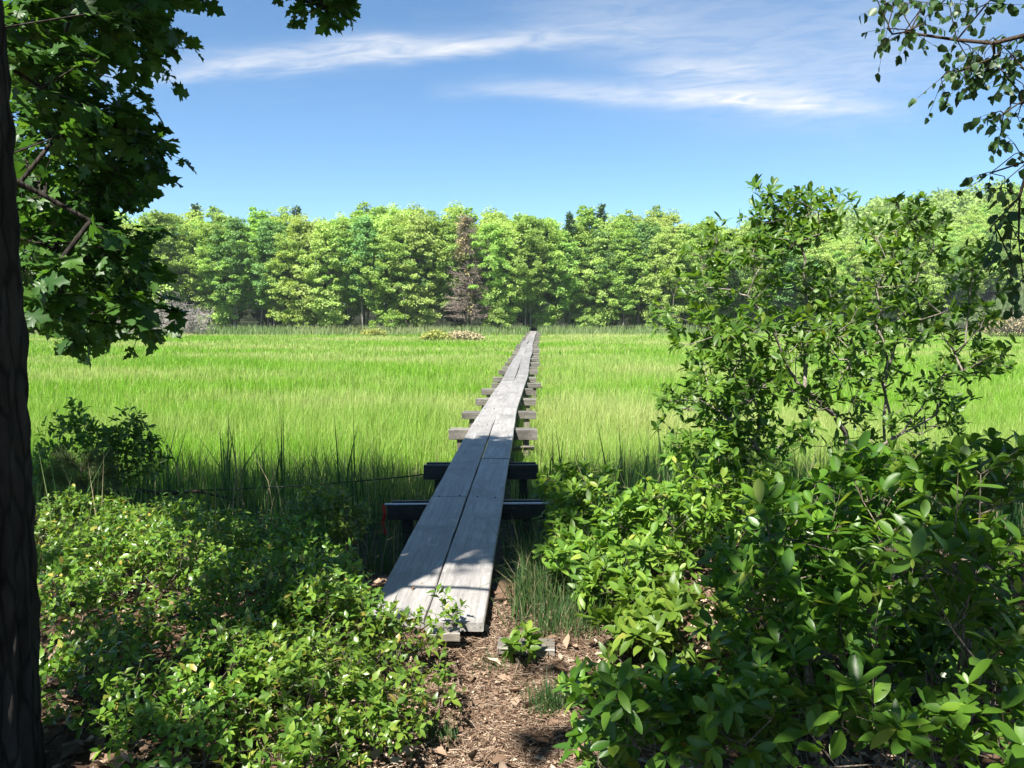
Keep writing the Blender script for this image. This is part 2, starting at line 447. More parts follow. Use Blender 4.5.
c = mixc(nt, mth(nt, 'MULTIPLY_ADD', sep.outputs[1], 1 / 5.0, -91.0 / 5, True), c, (.02, .024, .012))
p = nd(nt, 'BsdfPrincipled', Roughness=.95); p.inputs['Specular IOR Level'].default_value = .1
lk(nt, c, p.inputs['Base Color'])
b = nd(nt, 'Bump', Strength=.8, Distance=.03); lk(nt, mth(nt, 'ADD', n1.outputs[0], mth(nt, 'MULTIPLY', n2.outputs[0], .4)), b.inputs['Height']); lk(nt, b.outputs[0], p.inputs['Normal'])
lk(nt, p.outputs[0], out.inputs[0])
tag(mb.build('ground', m), kind='structure')

# ------------------------------------------------------------------ boardwalk
ZT = .62
CL = np.array([(3.0, -.53), (4.1, -.475), (7, -.41), (10.25, -.322), (15.1, -.19), (20.5, .05), (28.9, .39), (43.8, .85), (60, 1.45), (86, 2.45)])
def cx(y): return np.interp(y, CL[:, 0], CL[:, 1]) + .035 * np.sin(np.asarray(y) * .36 + .6) * np.clip((np.asarray(y) - 11) / 10, 0, 1)
bw = empty('boardwalk', (cx(4.1), 4.1, ZT))
tag(bw, 'long narrow two-plank grey wooden boardwalk on low cross beams running across the green marsh', 'boardwalk')
bw_o = np.array([cx(4.1), 4.1, ZT])

def box_local(w, l, h, nl=8, jit=.0, rng=R, bev=.006):
    """bevelled board along y, slightly uneven"""
    sec = np.array([(-w / 2 + bev, h / 2), (w / 2 - bev, h / 2), (w / 2, h / 2 - bev), (w / 2, -h / 2 + bev), (w / 2 - bev, -h / 2), (-w / 2 + bev, -h / 2), (-w / 2, -h / 2 + bev), (-w / 2, h / 2 - bev)])
    yy = np.linspace(-l / 2, l / 2, nl); V = []
    for y in yy:
        o = rng.normal(0, jit, 2)
        for k, (x, z) in enumerate(sec): V.append((x + o[0] * .6 + rng.normal(0, jit * .4), y, z + o[1] * .5))
    F = []
    for i in range(nl - 1):
        for k in range(8):
            k2 = (k + 1) % 8; F.append([i * 8 + k, (i + 1) * 8 + k, (i + 1) * 8 + k2, i * 8 + k2])
    F.append(list(range(8))); F.append([(nl - 1) * 8 + k for k in range(8)][::-1])
    mb = MB(); mb.add(V, F); return mb

def place(o, loc, rot=(0, 0, 0), rel=bw_o):
    o.location = np.asarray(loc) - rel; o.rotation_euler = rot

beamY = [4.35, 6.95, 8.85, 11.6, 13.7, 16.3, 18.2, 19.9, 21.8, 23.9, 26.2, 28.4]
while beamY[-1] < 84.5: beamY.append(beamY[-1] + float(R.uniform(1.9, 2.4)))
zoff = {}
for i, y in enumerate(beamY): zoff[i] = float(R.normal(0, .012 if i < 5 else .03)) if i > 1 else 0.0
def ztop(y): return ZT + np.interp(y, beamY, [zoff[i] for i in range(len(beamY))])
PW, PT = .322, .05
for side, start in ((-1, 1), (1, 2)):
    js = [4.08 if side < 0 else 4.02] + [beamY[k] for k in range(start, len(beamY), 2)]
    if js[-1] < beamY[-1]: js.append(beamY[-1])
    for a, bb in zip(js[:-1], js[1:]):
        l = bb - a - .012; ym = (a + bb) / 2
        x0, x1 = cx(a), cx(bb); ang = math.atan2(x1 - x0, bb - a)
        tilt = math.atan2(ztop(bb) - ztop(a), bb - a)
        o = box_local(PW, l, PT, 12 if a < 20 else 4, .0025).build('plank', M['plank'], bw, smooth=False)
        zz = (ztop(a) + ztop(bb)) / 2 - PT / 2 + (.003 if side > 0 else 0) + float(R.normal(0, .002))
        place(o, ((x0 + x1) / 2 + side * (PW / 2 + .005) + float(R.normal(0, .0015)), ym, zz), (tilt, float(R.normal(0, .008)), -ang + float(R.normal(0, .0015))))
for i, y in enumerate(beamY):
    if i == 0: continue
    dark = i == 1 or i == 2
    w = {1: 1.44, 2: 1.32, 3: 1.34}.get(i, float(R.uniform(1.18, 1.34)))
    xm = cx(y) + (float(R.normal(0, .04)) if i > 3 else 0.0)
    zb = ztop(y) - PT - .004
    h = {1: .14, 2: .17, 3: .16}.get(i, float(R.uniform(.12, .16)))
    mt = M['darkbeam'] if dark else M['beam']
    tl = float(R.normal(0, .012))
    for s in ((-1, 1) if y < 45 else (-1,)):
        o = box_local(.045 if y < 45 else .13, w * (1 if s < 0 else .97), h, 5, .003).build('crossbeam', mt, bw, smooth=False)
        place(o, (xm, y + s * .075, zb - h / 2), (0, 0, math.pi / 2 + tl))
        if s < 0: fb = o
        if s < 0 and i == 3:
            fr = box_local(.03, .34, .07, 4, .004).build('broken_slat', M['board'], bw, smooth=False)
            place(fr, (xm + .45, y - .16, zb - h - .12), (0, -.5, math.pi / 2 + .2))
    if y < 60:
        for s in (-1, 1):
            hp = zb - .02 + .25
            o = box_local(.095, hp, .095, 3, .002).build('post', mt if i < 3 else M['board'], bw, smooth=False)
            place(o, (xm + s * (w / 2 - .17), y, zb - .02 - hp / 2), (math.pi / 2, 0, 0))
    if i in (1, 2):
        for s in (-1, 1):
            bo = MB(); prism(bo, [[0, -.11, 0]], [[0, .11, 0]], .012, .012, 8)
            prism(bo, [[0, -.115, 0]], [[0, -.098, 0]], .028, .028, 6)
            o = bo.build('bolt', M['metal'], fb, smooth=False); o.matrix_parent_inverse = fb.matrix_basis.inverted(); place(o, (xm + s * (w / 2 - .3), y, zb - .012 - h * .28))
    if i == 1:
        o = box_local(.05, w + .04, .012, 4, .001).build('metal_strip', M['metal'], fb, smooth=False); o.matrix_parent_inverse = fb.matrix_basis.inverted()
        place(o, (xm, y - .085, zb + .006), (0, 0, math.pi / 2 + tl))
for i in range(1, 7):
    y = beamY[i]
    for xo in (-.26, -.08, .08, .26):
        nb = MB(); prism(nb, [[0, 0, -.01]], [[0, 0, .003]], .009, .009, 8); nb.add([(.009 * math.cos(a_), .009 * math.sin(a_), .003) for a_ in np.arange(8) / 8 * 2 * math.pi], [list(range(8))])
        o = nb.build('nail', M['cable'], bw, smooth=False); place(o, (cx(y) + xo + float(R.normal(0, .012)), y + .03 * (1 if xo < 0 else -1) + float(R.normal(0, .01)), ztop(y) + .001))
# red ribbon hanging from the second support
mb = MB()
pz = curve([(0, 0, 0), (.012, -.01, -.08), (-.008, .0, -.17), (.02, -.015, -.27)], 6)
Vv = []; F = []
for i, pt in enumerate(pz):
    wv = .016 * (1 - .3 * i / len(pz)); Vv += [pt + np.array([-wv, .006 * math.sin(i), 0]), pt + np.array([wv, -.006 * math.sin(i), 0]), pt + np.array([wv, .004, 0]), pt + np.array([-wv, .008, 0])]
for i in range(len(pz) - 1):
    for a, c_ in ((0, 1), (1, 2), (2, 3), (3, 0)): F.append([i * 4 + a, i * 4 + c_, i * 4 + 4 + c_, i * 4 + 4 + a])
mb.add(Vv, F)
o = mb.build('ribbon', M['red'])
o.location = (cx(6.95) - .75, 6.83, ztop(6.95) - .05)
tag(o, 'red ribbon hanging from the left end of the nearest dark cross beam', 'ribbon')
# cable from the second beam towards the bushes at left
mb = MB(); a = np.array([cx(8.85) - .64, 8.78, ztop(8.85) - .17]); bq = at(132, 492, 7.6)
t = np.linspace(0, 1, 24)
pts = a + (bq - a) * t[:, None] - UP * (.04 * 4 * t * (1 - t))[:, None]
tube(mb, pts, np.full(24, .008), 6)
o = mb.build('cable', M['cable']); tag(o, 'thin black cable strung through dark sedge left of the boardwalk', 'cable')
# two boards lying at the foot of the boardwalk
o = box_local(.085, .17, .05, 4, .003).build('board', M['board'], smooth=False); o.location = (-.36, 3.93, .595); o.rotation_euler = (0, 0, math.pi / 2 + .06)
tag(o, 'short dark grey board end wedged in soil under front lip of the boardwalk', 'board')
o = box_local(.14, .30, .04, 5, .004).build('board', M['board'], smooth=False); o.location = (.075, 3.92, .535); o.rotation_euler = (.0, .0, math.pi / 2 - .05)
tag(o, 'pale worn board lying in grass beside the front right corner of the boardwalk', 'board')

# ------------------------------------------------------------------ marsh grass (stuff)
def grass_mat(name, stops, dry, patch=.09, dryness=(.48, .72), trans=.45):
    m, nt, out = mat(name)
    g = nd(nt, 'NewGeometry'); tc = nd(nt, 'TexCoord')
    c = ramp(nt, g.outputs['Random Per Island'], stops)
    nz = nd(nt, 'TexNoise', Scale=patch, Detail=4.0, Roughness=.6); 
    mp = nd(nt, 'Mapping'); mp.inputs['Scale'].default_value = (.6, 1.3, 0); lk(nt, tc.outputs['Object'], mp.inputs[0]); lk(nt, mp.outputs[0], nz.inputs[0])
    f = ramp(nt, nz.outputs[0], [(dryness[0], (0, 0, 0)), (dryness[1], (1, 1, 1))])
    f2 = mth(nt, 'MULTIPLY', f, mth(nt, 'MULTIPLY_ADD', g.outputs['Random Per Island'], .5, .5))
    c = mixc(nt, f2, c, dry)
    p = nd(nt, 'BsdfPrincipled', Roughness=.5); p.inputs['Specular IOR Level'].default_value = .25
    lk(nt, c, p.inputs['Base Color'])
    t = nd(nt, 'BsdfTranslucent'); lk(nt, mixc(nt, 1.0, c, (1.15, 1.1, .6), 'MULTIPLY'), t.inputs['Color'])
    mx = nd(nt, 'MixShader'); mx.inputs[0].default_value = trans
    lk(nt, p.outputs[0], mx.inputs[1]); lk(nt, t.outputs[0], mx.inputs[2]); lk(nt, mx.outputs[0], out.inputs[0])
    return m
M['grass'] = grass_mat('marsh grass', [(0, (.11, .27, .015)), (.6, (.165, .36, .02)), (.88, (.23, .41, .05)), (1, (.40, .42, .18))], (.44, .47, .2), .075, (.43, .60))
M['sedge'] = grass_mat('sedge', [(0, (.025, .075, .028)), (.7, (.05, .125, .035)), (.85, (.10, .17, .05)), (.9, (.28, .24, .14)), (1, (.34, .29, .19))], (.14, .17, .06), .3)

BL = np.array([0, 1, 3, 2, 2, 3, 4]); BT = np.array([4, 3])
def blades(mb, X, Y, Z, H, W, lean, rng=R, dirbias=None):
    n = len(X)
    th = rng.uniform(0, 2 * math.pi, n); side = np.stack([np.cos(th), np.sin(th), np.zeros(n)], 1)
    la = rng.uniform(0, 2 * math.pi, n); ld = np.stack([np.cos(la), np.sin(la), np.zeros(n)], 1)
    if dirbias is not None: ld = norm(ld + np.asarray(dirbias))
    lm = np.abs(rng.normal(0, lean, n)) * H
    B = np.stack([X, Y, Z], 1); mid = B + UP * (H * .55)[:, None] + ld * (lm * .3)[:, None]
    tip = B + UP * np.sqrt(np.maximum(H * H - lm * lm, .1 * H * H))[:, None] + ld * lm[:, None]
    w = (W / 2)[:, None]
    V = np.stack([B - side * w, B + side * w, mid - side * w * .8, mid + side * w * .8, tip], 1)
    mb.tile(V, BL, BT)

def field(n, d0, d1, power, hscale, wfun, mb, hmin=.0, rng=R):
    u = rng.uniform(0, 1, n); Y = (d0 ** power + u * (d1 ** power - d0 ** power)) ** (1 / power)
    X = rng.uniform(-1, 1, n) * (.70 * Y + 2.5)
    dx = np.abs(X - cx(Y))
    e = edge_y(X)
    keep = (dx > .33) & (Y < e - 1.5)
    X, Y, dx = X[keep], Y[keep], dx[keep]
    H = hscale * (1 + .3 * wob(X * .35, Y * .3) + .2 * wob(X * 1.1, Y * .9)) * rng.uniform(.55, 1.15, len(X))
    H *= .68 + .32 * sstep(.5, 1.6, dx)
    cl = .5 + .5 * wob(X * 2.3, Y * 2.1)
    k2 = rng.uniform(0, 1, len(X)) < .45 + .55 * cl
    X, Y, H = X[k2], Y[k2], H[k2]
    blades(mb, X, Y, ground(X, Y) - .02, H, wfun(Y) * rng.uniform(.7, 1.3, len(X)), .33, rng, (.25, .1, 0))
mb = MB()
field(120000, 8.3, 17, 1.4, .58, lambda y: .0055 + .0004 * (y - 7), mb)
field(190000, 15, 38, 1.2, .46, lambda y: .0006 * y, mb)
field(300000, 33, 95, 1.4, .38, lambda y: .0008 * y, mb)
tag(mb.build('marsh_grass', M['grass'], smooth=False), 'bright green marsh grass filling the whole meadow either side of boardwalk', 'grass', kind='stuff')
# taller darker reed fringe along the far edge of the marsh
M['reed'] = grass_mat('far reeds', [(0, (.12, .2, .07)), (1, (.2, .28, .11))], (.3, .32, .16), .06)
mb = MB(); n = 26000; X = R.uniform(-95, 130, n); Y = edge_y(X) - 1 - np.abs(R.normal(0, 3.5, n))
k = np.abs(X - cx(Y)) > .5; X, Y = X[k], Y[k]
blades(mb, X, Y, ground(X, Y), R.uniform(.6, 1.25, len(X)), R.uniform(.06, .13, len(X)), .25)
tag(mb.build('reeds', M['reed'], smooth=False), 'pale blue-green reed fringe along the foot of the far forest', 'reeds', kind='stuff')
# sedge in the shade at the near edge
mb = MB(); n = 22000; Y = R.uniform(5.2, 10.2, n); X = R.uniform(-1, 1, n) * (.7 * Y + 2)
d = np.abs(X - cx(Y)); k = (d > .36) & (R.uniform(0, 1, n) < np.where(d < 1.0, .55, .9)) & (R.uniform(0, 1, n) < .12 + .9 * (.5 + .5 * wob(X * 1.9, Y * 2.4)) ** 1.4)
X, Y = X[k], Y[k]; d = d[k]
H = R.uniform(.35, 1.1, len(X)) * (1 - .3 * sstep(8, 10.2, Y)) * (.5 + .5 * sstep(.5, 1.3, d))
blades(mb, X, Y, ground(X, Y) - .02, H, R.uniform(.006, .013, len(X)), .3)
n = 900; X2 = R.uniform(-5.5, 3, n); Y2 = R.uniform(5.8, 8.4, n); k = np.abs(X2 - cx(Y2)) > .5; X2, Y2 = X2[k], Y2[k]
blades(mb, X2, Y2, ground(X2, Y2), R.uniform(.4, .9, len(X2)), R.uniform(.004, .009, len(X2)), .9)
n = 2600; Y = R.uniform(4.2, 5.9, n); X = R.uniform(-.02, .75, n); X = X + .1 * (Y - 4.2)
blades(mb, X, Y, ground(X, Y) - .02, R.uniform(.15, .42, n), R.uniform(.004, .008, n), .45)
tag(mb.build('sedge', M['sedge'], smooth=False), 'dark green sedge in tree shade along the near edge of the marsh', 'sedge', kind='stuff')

# ------------------------------------------------------------------ far forest
def far_tree(rng, H, Wd, leafm, low=.3, nclump=230, per=84, ls=.24):
    t = empty('broadleaf_tree', (0, 0, 0)); tr = MB(); cr = MB()
    top = np.array([rng.normal(0, .4), rng.normal(0, .4), H * .88])
    trunk = curve([(0, 0, -.4), (rng.normal(0, .15), rng.normal(0, .15), H * .35), top * [.7, .7, .75], top], 5)
    th = rng.uniform(0, 2 * math.pi, nclump); u = rng.uniform(-1, 1, nclump)
    zc = low * H + (1 - low) * H * (.5 + .5 * u) + rng.normal(0, .45, nclump)
    prof = np.sqrt(np.maximum(1 - (np.abs(u) ** 2.2), .03)) * (1 - .22 * np.maximum(u, 0))
    lob = 1 + .26 * np.sin(th * 2 + rng.uniform(0, 6)) + .26 * np.sin(th * 3 + u * 6 + rng.uniform(0, 6)) + rng.normal(0, .14, nclump)
    rr = Wd * prof * lob * np.sqrt(rng.uniform(.22, 1, nclump))
    C = np.stack([rr * np.cos(th), rr * np.sin(th), zc - .5], 1)
    sel = C[rng.choice(nclump, 22, replace=False)]
    pos, par, tips = skeleton([trunk], sel, .9, .08, .5, rng, .05)
    limbs(tr, pos, par, .028, .19, .5, 5)
    cs = rng.uniform(.28, .78, nclump)
    P = np.repeat(C, per, 0); s = np.repeat(cs, per)[:, None]
    off = norm(rng.normal(0, 1, P.shape)) * (rng.uniform(0, 1, (len(P), 1)) ** .4) * s * np.array([1.15, 1.15, .55])
    out = norm(P * [1, 1, 0] + 1e-3)
    D = norm(off + out * .5 - UP * .25 + rng.normal(0, .4, P.shape))
    N = norm(np.array([-.1, -.2, .75]) + out * .45 + rng.normal(0, .5, P.shape))
    put_leaves(cr, QUAD, P + off, D, N, ls * rng.uniform(.55, 1.25, len(P)))
    tr.build('trunk', M['fartrunk'], t); cr.build('crown', leafm, t)
    return t

def far_conifer(rng, H, leafm, wd=2.4, low=.25):
    t = empty('conifer', (0, 0, 0)); tr = MB(); cr = MB()
    tube(tr, [(0, 0, -.4), (0, 0, H * .5), (0, 0, H)], [.2, .13, .02], 6)
    A, B, P, D = [], [], [], []
    z = low * H
    while z < H * .985:
        f = (z - low * H) / (H * (1 - low)); L = wd * (1 - f) ** .8 * rng.uniform(.7, 1.15) + .25
        for k in range(5):
            th = rng.uniform(0, 2 * math.pi); dd = np.array([math.cos(th), math.sin(th), .12 + .35 * f])
            a = np.array([0, 0, z]); l = L * rng.uniform(.6, 1.1); b_ = a + dd * l
            A.append(a); B.append(b_)
            n = int(34 * l) + 12
            tt = rng.uniform(.25, 1.05, n)[:, None]
            P.append(a + (b_ - a) * tt + rng.normal(0, .14, (n, 3))); D.append(norm(dd + rng.normal(0, .7, (n, 3))))
        z += rng.uniform(.35, .6)
    prism(tr, A, B, .04, .015, 4)
    P = np.concatenate(P); D = np.concatenate(D)
    put_leaves(cr, QUAD, P, D, norm(UP + rng.normal(0, .5, P.shape)), .34 * rng.uniform(.6, 1.2, len(P)))
    tr.build('trunk', M['fartrunk'], t); cr.build('crown', leafm, t)
    return t

protos = []
kinds = ['mid', 'pale', 'dark', 'mid', 'pale', 'mid', 'dark', 'pale']
for i, kd in enumerate(kinds):
    rg = np.random.default_rng(100 + i)
    lm_ = {'mid': M['farleaf'], 'pale': M['farpale'], 'dark': M['fardark']}[kd]
    protos.append((kd, far_tree(rg, 14.0, rg.uniform(2.5, 3.5), lm_, [.3, .1, .34, .26, .1, .32, .28, .1][i])))
used = set()
def plant(pi, x, y, s, rz, sz=None, dz=0.0):
    kd, pr = protos[pi]
    o = pr if pi not in used else copy_tree(pr)
    used.add(pi)
    o.location = (x, y, gz(x, y) + dz); o.rotation_euler = (0, 0, rz); o.scale = (s, s, sz or s)
    return kd, o
rg = np.random.default_rng(5)
front = []; back = []
desc = {'mid': 'mid-green', 'pale': 'pale yellow-green', 'dark': 'deep green'}
x = -66.0; i = 0
dead_x = -5.2
while x < 125:
    y = float(edge_y(x)) + rg.uniform(0, 3.0)
    if abs(x - dead_x) > 2.2:
        s = rg.uniform(.82, .98)
        pi = [0, 2, 5, 1, 6, 3, 2, 4, 0, 7][i % 10]
        kd, o = plant(pi, x, y, s, rg.uniform(0, 6.28), s * rg.uniform(.9, 1.08)); front.append((x / y, kd, o))
    x += rg.uniform(1.7, 3.0) * (1 if x < 30 else 1.25); i += 1
for row, (dy, n, sc_) in enumerate(((2.8, 58, .95), (6.5, 56, 1.0), (11, 54, 1.06))):
    for k in range(n):
        x = -72 + (k + rg.uniform(.1, .9)) * 196 / n
        y = float(edge_y(x)) + dy + rg.uniform(-2, 2)
        s = sc_ * rg.uniform(.94, 1.05); pi = [1, 4, 7, 0, 3, 1, 5][int(rg.integers(0, 7))]
        kd, o = plant(pi, x, y, s, rg.uniform(0, 6.28), s * rg.uniform(.95, 1.05)); back.append((x / y, kd, o, row))
dead_a = dead_x / 92; walk_a = 2.4 / 86
front.sort(key=lambda f: f[0])
ONES = ['', 'first', 'second', 'third', 'fourth', 'fifth', 'sixth', 'seventh', 'eighth', 'ninth', 'tenth', 'eleventh', 'twelfth', 'thirteenth', 'fourteenth', 'fifteenth', 'sixteenth', 'seventeenth', 'eighteenth', 'nineteenth']
TENS = {2: 'twent', 3: 'thirt', 4: 'fort', 5: 'fift', 6: 'sixt', 7: 'sevent'}
NUM = ['nearest'] + [ONES[k] if k < 20 else TENS[k // 10] + ('ieth' if k % 10 == 0 else 'y-' + ONES[k % 10]) for k in range(2, 80)]
L_ = [f for f in front if f[0] < dead_a][::-1]; MM = [f for f in front if dead_a <= f[0] < walk_a]; RR = [f for f in front if f[0] >= walk_a]
for lst, txt in ((L_, 'left of the dead conifer'), (MM, 'right of the dead conifer'), (RR, 'right of the boardwalk end')):
    for j, (a, kd, o) in enumerate(lst):
        tag(o, f'{desc[kd]} tree in the forest front row, {NUM[j]} {txt}', 'tree', 'broadleaf trees of the far forest')
for a, kd, o, row in back:
    side = 'left of the brown dead conifer' if a < dead_a else ('right of the far boardwalk end' if a > walk_a else 'between dead conifer and boardwalk end')
    tag(o, f'{desc[kd]} treetop behind the forest front row, {side}', 'tree', f'treetops behind the forest front row, {desc[kd]}, {side}')
con = far_conifer(np.random.default_rng(31), 15.0, M['conifer'])
for k, (px, py, Y, lab) in enumerate(((345, 221, 96, 'dark conifer crown standing in canopy far left of the brown dead conifer'), (601, 206, 100, 'tallest dark conifer top poking above the forest right of boardwalk end'), (296, 208, 106, 'thin conifer spire breaking the skyline at left of the forest'), (570, 214, 96, 'dark conifer in the forest just right of the far boardwalk end'), (196, 206, 104, 'dark conifer tip on skyline beside the maple foliage at left'), (640, 232, 96, 'low dark conifer at the forest edge left of the tall azalea shrub'))):
    pt = at(px, py, Y); o = con if k == 0 else copy_tree(con)
    z0 = gz(pt[0], Y); s = (pt[2] - z0) / 15.0
    o.location = (pt[0], Y, z0); o.scale = (s * .95, s * .95, s); o.rotation_euler = (0, 0, k * 1.1)
    tag(o, lab, 'conifer', 'conifers among the far trees')
# brown dead conifer
rg = np.random.default_rng(77)
dd_ = empty('dead_conifer', (dead_x, 90.5, gz(dead_x, 90.5))); tr = MB(); cr = MB(); Hd = 13.4
tube(tr, [(0, 0, -.4), (.1, 0, Hd * .5), (0, 0, Hd)], [.2, .13, .03], 6)
A = []; B = []
for k in range(330):
    z = rg.uniform(.12, .97) * Hd; f = z / Hd; th = rg.uniform(0, 6.28)
    l = (3.0 * (1 - f) ** .6 + .3) * rg.uniform(.5, 1.05)
    a = np.array([.1 * math.sin(f * 3), 0, z]); b_ = a + np.array([math.cos(th) * l, math.sin(th) * l, .15 * l - .12 * l * (1 - f)])
    A.append(a); B.append(b_)
    for q_ in range(9):
        p0 = a + (b_ - a) * rg.uniform(.25, 1); A.append(p0); B.append(p0 + norm(rg.normal(0, 1, 3) + (b_ - a) / l) * rg.uniform(.25, .7))
prism(tr, A, B, .03, .016, 3)
M['deadtwig'] = bark_mat('dead brown twig', (.15, .115, .095), (.29, .24, .205), 5, .4, .2); tr.build('trunk', M['deadtwig'], dd_)
P = []
for k in range(56):
    z = rg.uniform(.62, 1.0) * Hd if k < 50 else rg.uniform(.2, .6) * Hd
    th = rg.uniform(1.8, 4.6) if k < 50 else rg.uniform(0, 6.28); r_ = rg.uniform(.2, 1.0) * (1.9 * (1.12 - z / Hd) + .5)
    P.append(np.array([math.cos(th) * r_, math.sin(th) * r_, z]) + rg.normal(0, .28, (36, 3)))
P = np.concatenate(P)
put_leaves(cr, QUAD, P, norm(rg.normal(0, 1, P.shape)), norm(UP + rg.normal(0, .6, P.shape)), .26 * rg.uniform(.6, 1.2, len(P)))
cr.build('crown', M['rust'], dd_)
tag(dd_, 'brown dead conifer with bare grey branches and rusty top in the forest edge', 'dead tree')
# leafless pale thicket at left, foot of forest
rg = np.random.default_rng(78)
def bare_shrub(rg, H, W, n):
    mb = MB(); A = []; B = []
    for k in range(n):
        th = rg.uniform(0, 6.28); a = np.array([rg.normal(0, .3 * W), rg.normal(0, .2 * W), -.1]); tip = a + np.array([math.cos(th) * W * rg.uniform(.1, .6), math.sin(th) * W * .4, H * rg.uniform(.5, 1.0)])
        mid = (a + tip) / 2 + rg.normal(0, .12, 3); A += [a, mid]; B += [mid, tip]
        for q_ in range(16):
            p0 = mid + (tip - mid) * rg.uniform(-.6, 1); A.append(p0); e_ = p0 + norm(rg.normal(0, 1, 3) + UP * .5) * rg.uniform(.25, .8); B.append(e_)
            A.append((p0 + e_) / 2); B.append((p0 + e_) / 2 + norm(rg.normal(0, 1, 3) + UP * .3) * rg.uniform(.2, .45))
    prism(mb, A, B, .019, .009, 3); return mb
for k, (px, H, W, lab) in enumerate(((160, 4.9, 4.2, 'large pale grey leafless shrub at forest foot beside maple foliage'), (193, 3.3, 2.6, 'smaller pale grey leafless shrub right of the large bare one'), (128, 4.3, 3.8, 'pale grey leafless shrub half hidden behind the lowest maple leaves'))):
    pt = at(px, 326, 84 + k); o = bare_shrub(rg, H, W, 46).build('bare_shrub', M['greytwig']); o.location = (pt[0], 84 + k, gz(pt[0], 84 + k))
    tag(o, lab, 'bare shrub', 'leafless shrubs at the foot of the forest')
# understorey bushes at the forest edge
und = far_tree(np.random.default_rng(41), 3.2, 1.9, M['farleaf'], .0, 26, 70, .22); und.name = 'understorey_bush'
rg = np.random.default_rng(42)
for k in range(11):
    x = -58 + k * 11 + rg.uniform(-2, 2); y = float(edge_y(x)) - .6 + rg.uniform(-.8, 1.0)
    if abs(x - 2.6) < 1.6: x += 4
    o = und if k == 0 else copy_tree(und); s = rg.uniform(.45, 1.0)
    o.location = (x, y, gz(x, y)); o.scale = (s * 1.2, s, s); o.rotation_euler = (0, 0, rg.uniform(0, 6))
    tag(o, 'small round green bush at the foot of the far forest front row', 'bush', 'small bushes at the forest foot')
# yellow-tan hummock in the marsh left of the walk
rg = np.random.default_rng(43)
M['yellow'] = leaf_mat('yellow shrub leaf', [(0, (.28, .36, .08)), (1, (.40, .43, .13))], .3, .6, .2)
M['tan'] = leaf_mat('tan dry leaf', [(0, (.3, .24, .14)), (1, (.46, .4, .24))], .2, .7, .1, (1, 1, 1))
for k, (px, Y, W, H, mt, lab, cat) in enumerate(((436, 66, 1.4, .75, 'yellow', 'yellow flowering low shrub in marsh left of far boardwalk', 'shrub'), (463, 66.5, 1.9, .72, 'tan', 'tan dry low shrub with dark base beside the yellow one', 'shrub'), (1012, 78, 3.2, 2.2, 'tan', 'tan dry bush at the far right edge of the marsh', 'bush'), (374, 80, 1.5, .7, 'yellow', 'small pale tuft shrub in far marsh below the dark conifer', 'shrub'))):
    x = (px - 512) / FPX * Y; t = empty('low_shrub', (x, Y, gz(x, Y) + .1)); st = MB(); lf = MB()
    n = 900; th = rg.uniform(0, 6.28, n); rr = np.sqrt(rg.uniform(0, 1, n)) * W; z = H * np.sqrt(np.maximum(1 - (rr / W) ** 2, .05)) * rg.uniform(.45, 1.05, n)
    P = np.stack([rr * np.cos(th), rr * np.sin(th) * .6, z + .15], 1)
    put_leaves(lf, QUAD, P, norm(rg.normal(0, 1, P.shape)), norm(UP + rg.normal(0, .6, P.shape)), .17 * rg.uniform(.6, 1.2, n))
    prism(st, P[:150] * [.6, .6, 0], P[:150], .018, .01, 3)
    lf.build('foliage', M[mt], t); st.build('stem', M['darkstem'], t); tag(t, lab, cat, 'low shrubs in the far marsh' )
# wooded hill far behind: one mass
rg = np.random.default_rng(50); mb = MB(); Ps = []; Ns = []; Ss = []
for gx in np.arange(-130, 330, 6.0):
    for gy in np.arange(128, 300, 7.0):
        x = gx + rg.uniform(-2.4, 2.4); y = gy + rg.uniform(-2.4, 2.4)
        if y < edge_y(x) + 17 or abs(x) > .8 * y + 20: continue
        z0 = gz(x, y); Ht = rg.uniform(11, 15); n = 210
        v = norm(rg.normal(0, 1, (n, 3))); v[:, 2] = np.abs(v[:, 2]) * 1.2 - .35
        r_ = np.array([3.6, 3.6, 4.2]) * rg.uniform(.8, 1.15)
        Ps.append(np.array([x, y, z0 + Ht - 4]) + v * r_ * rg.uniform(.75, 1.08, (n, 1)) * (1 + .15 * np.sin(v[:, :1] * 7 + v[:, 1:2] * 5 + x))); Ns.append(norm(v + UP * .5 + rg.normal(0, .5, (n, 3)))); Ss.append(1.0 * rg.uniform(.6, 1.2, n))
P = np.concatenate(Ps); N = np.concatenate(Ns)
put_leaves(mb, QUAD, P, norm(rg.normal(0, 1, P.shape)), N, np.concatenate(Ss))
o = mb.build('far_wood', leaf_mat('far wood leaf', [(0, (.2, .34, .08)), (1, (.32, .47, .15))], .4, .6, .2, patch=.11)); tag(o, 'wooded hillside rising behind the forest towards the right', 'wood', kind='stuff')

# ------------------------------------------------------------------ near trees
SUN_EL, SUN_AZ = rad(55), rad(208)     # azimuth clockwise from +Y: behind the camera, to the left
S = np.array([math.sin(SUN_AZ) * math.cos(SUN_EL), math.cos(SUN_AZ) * math.cos(SUN_EL), math.sin(SUN_EL)])
def shadow_xy(P, z=.6): 
    t = (P[:, 2] - z) / S[2]
    return P[:, 0] - S[0] * t, P[:, 1] - S[1] * t
def in_frame(P, margin):
    x, y = project(P); dpt = P[:, 1]
    mm = margin * FPX / np.maximum(dpt, .3)
    return (dpt > .2) & (x > -mm) & (x < 1024 + mm) & (y > -mm) & (y < 768 + mm)

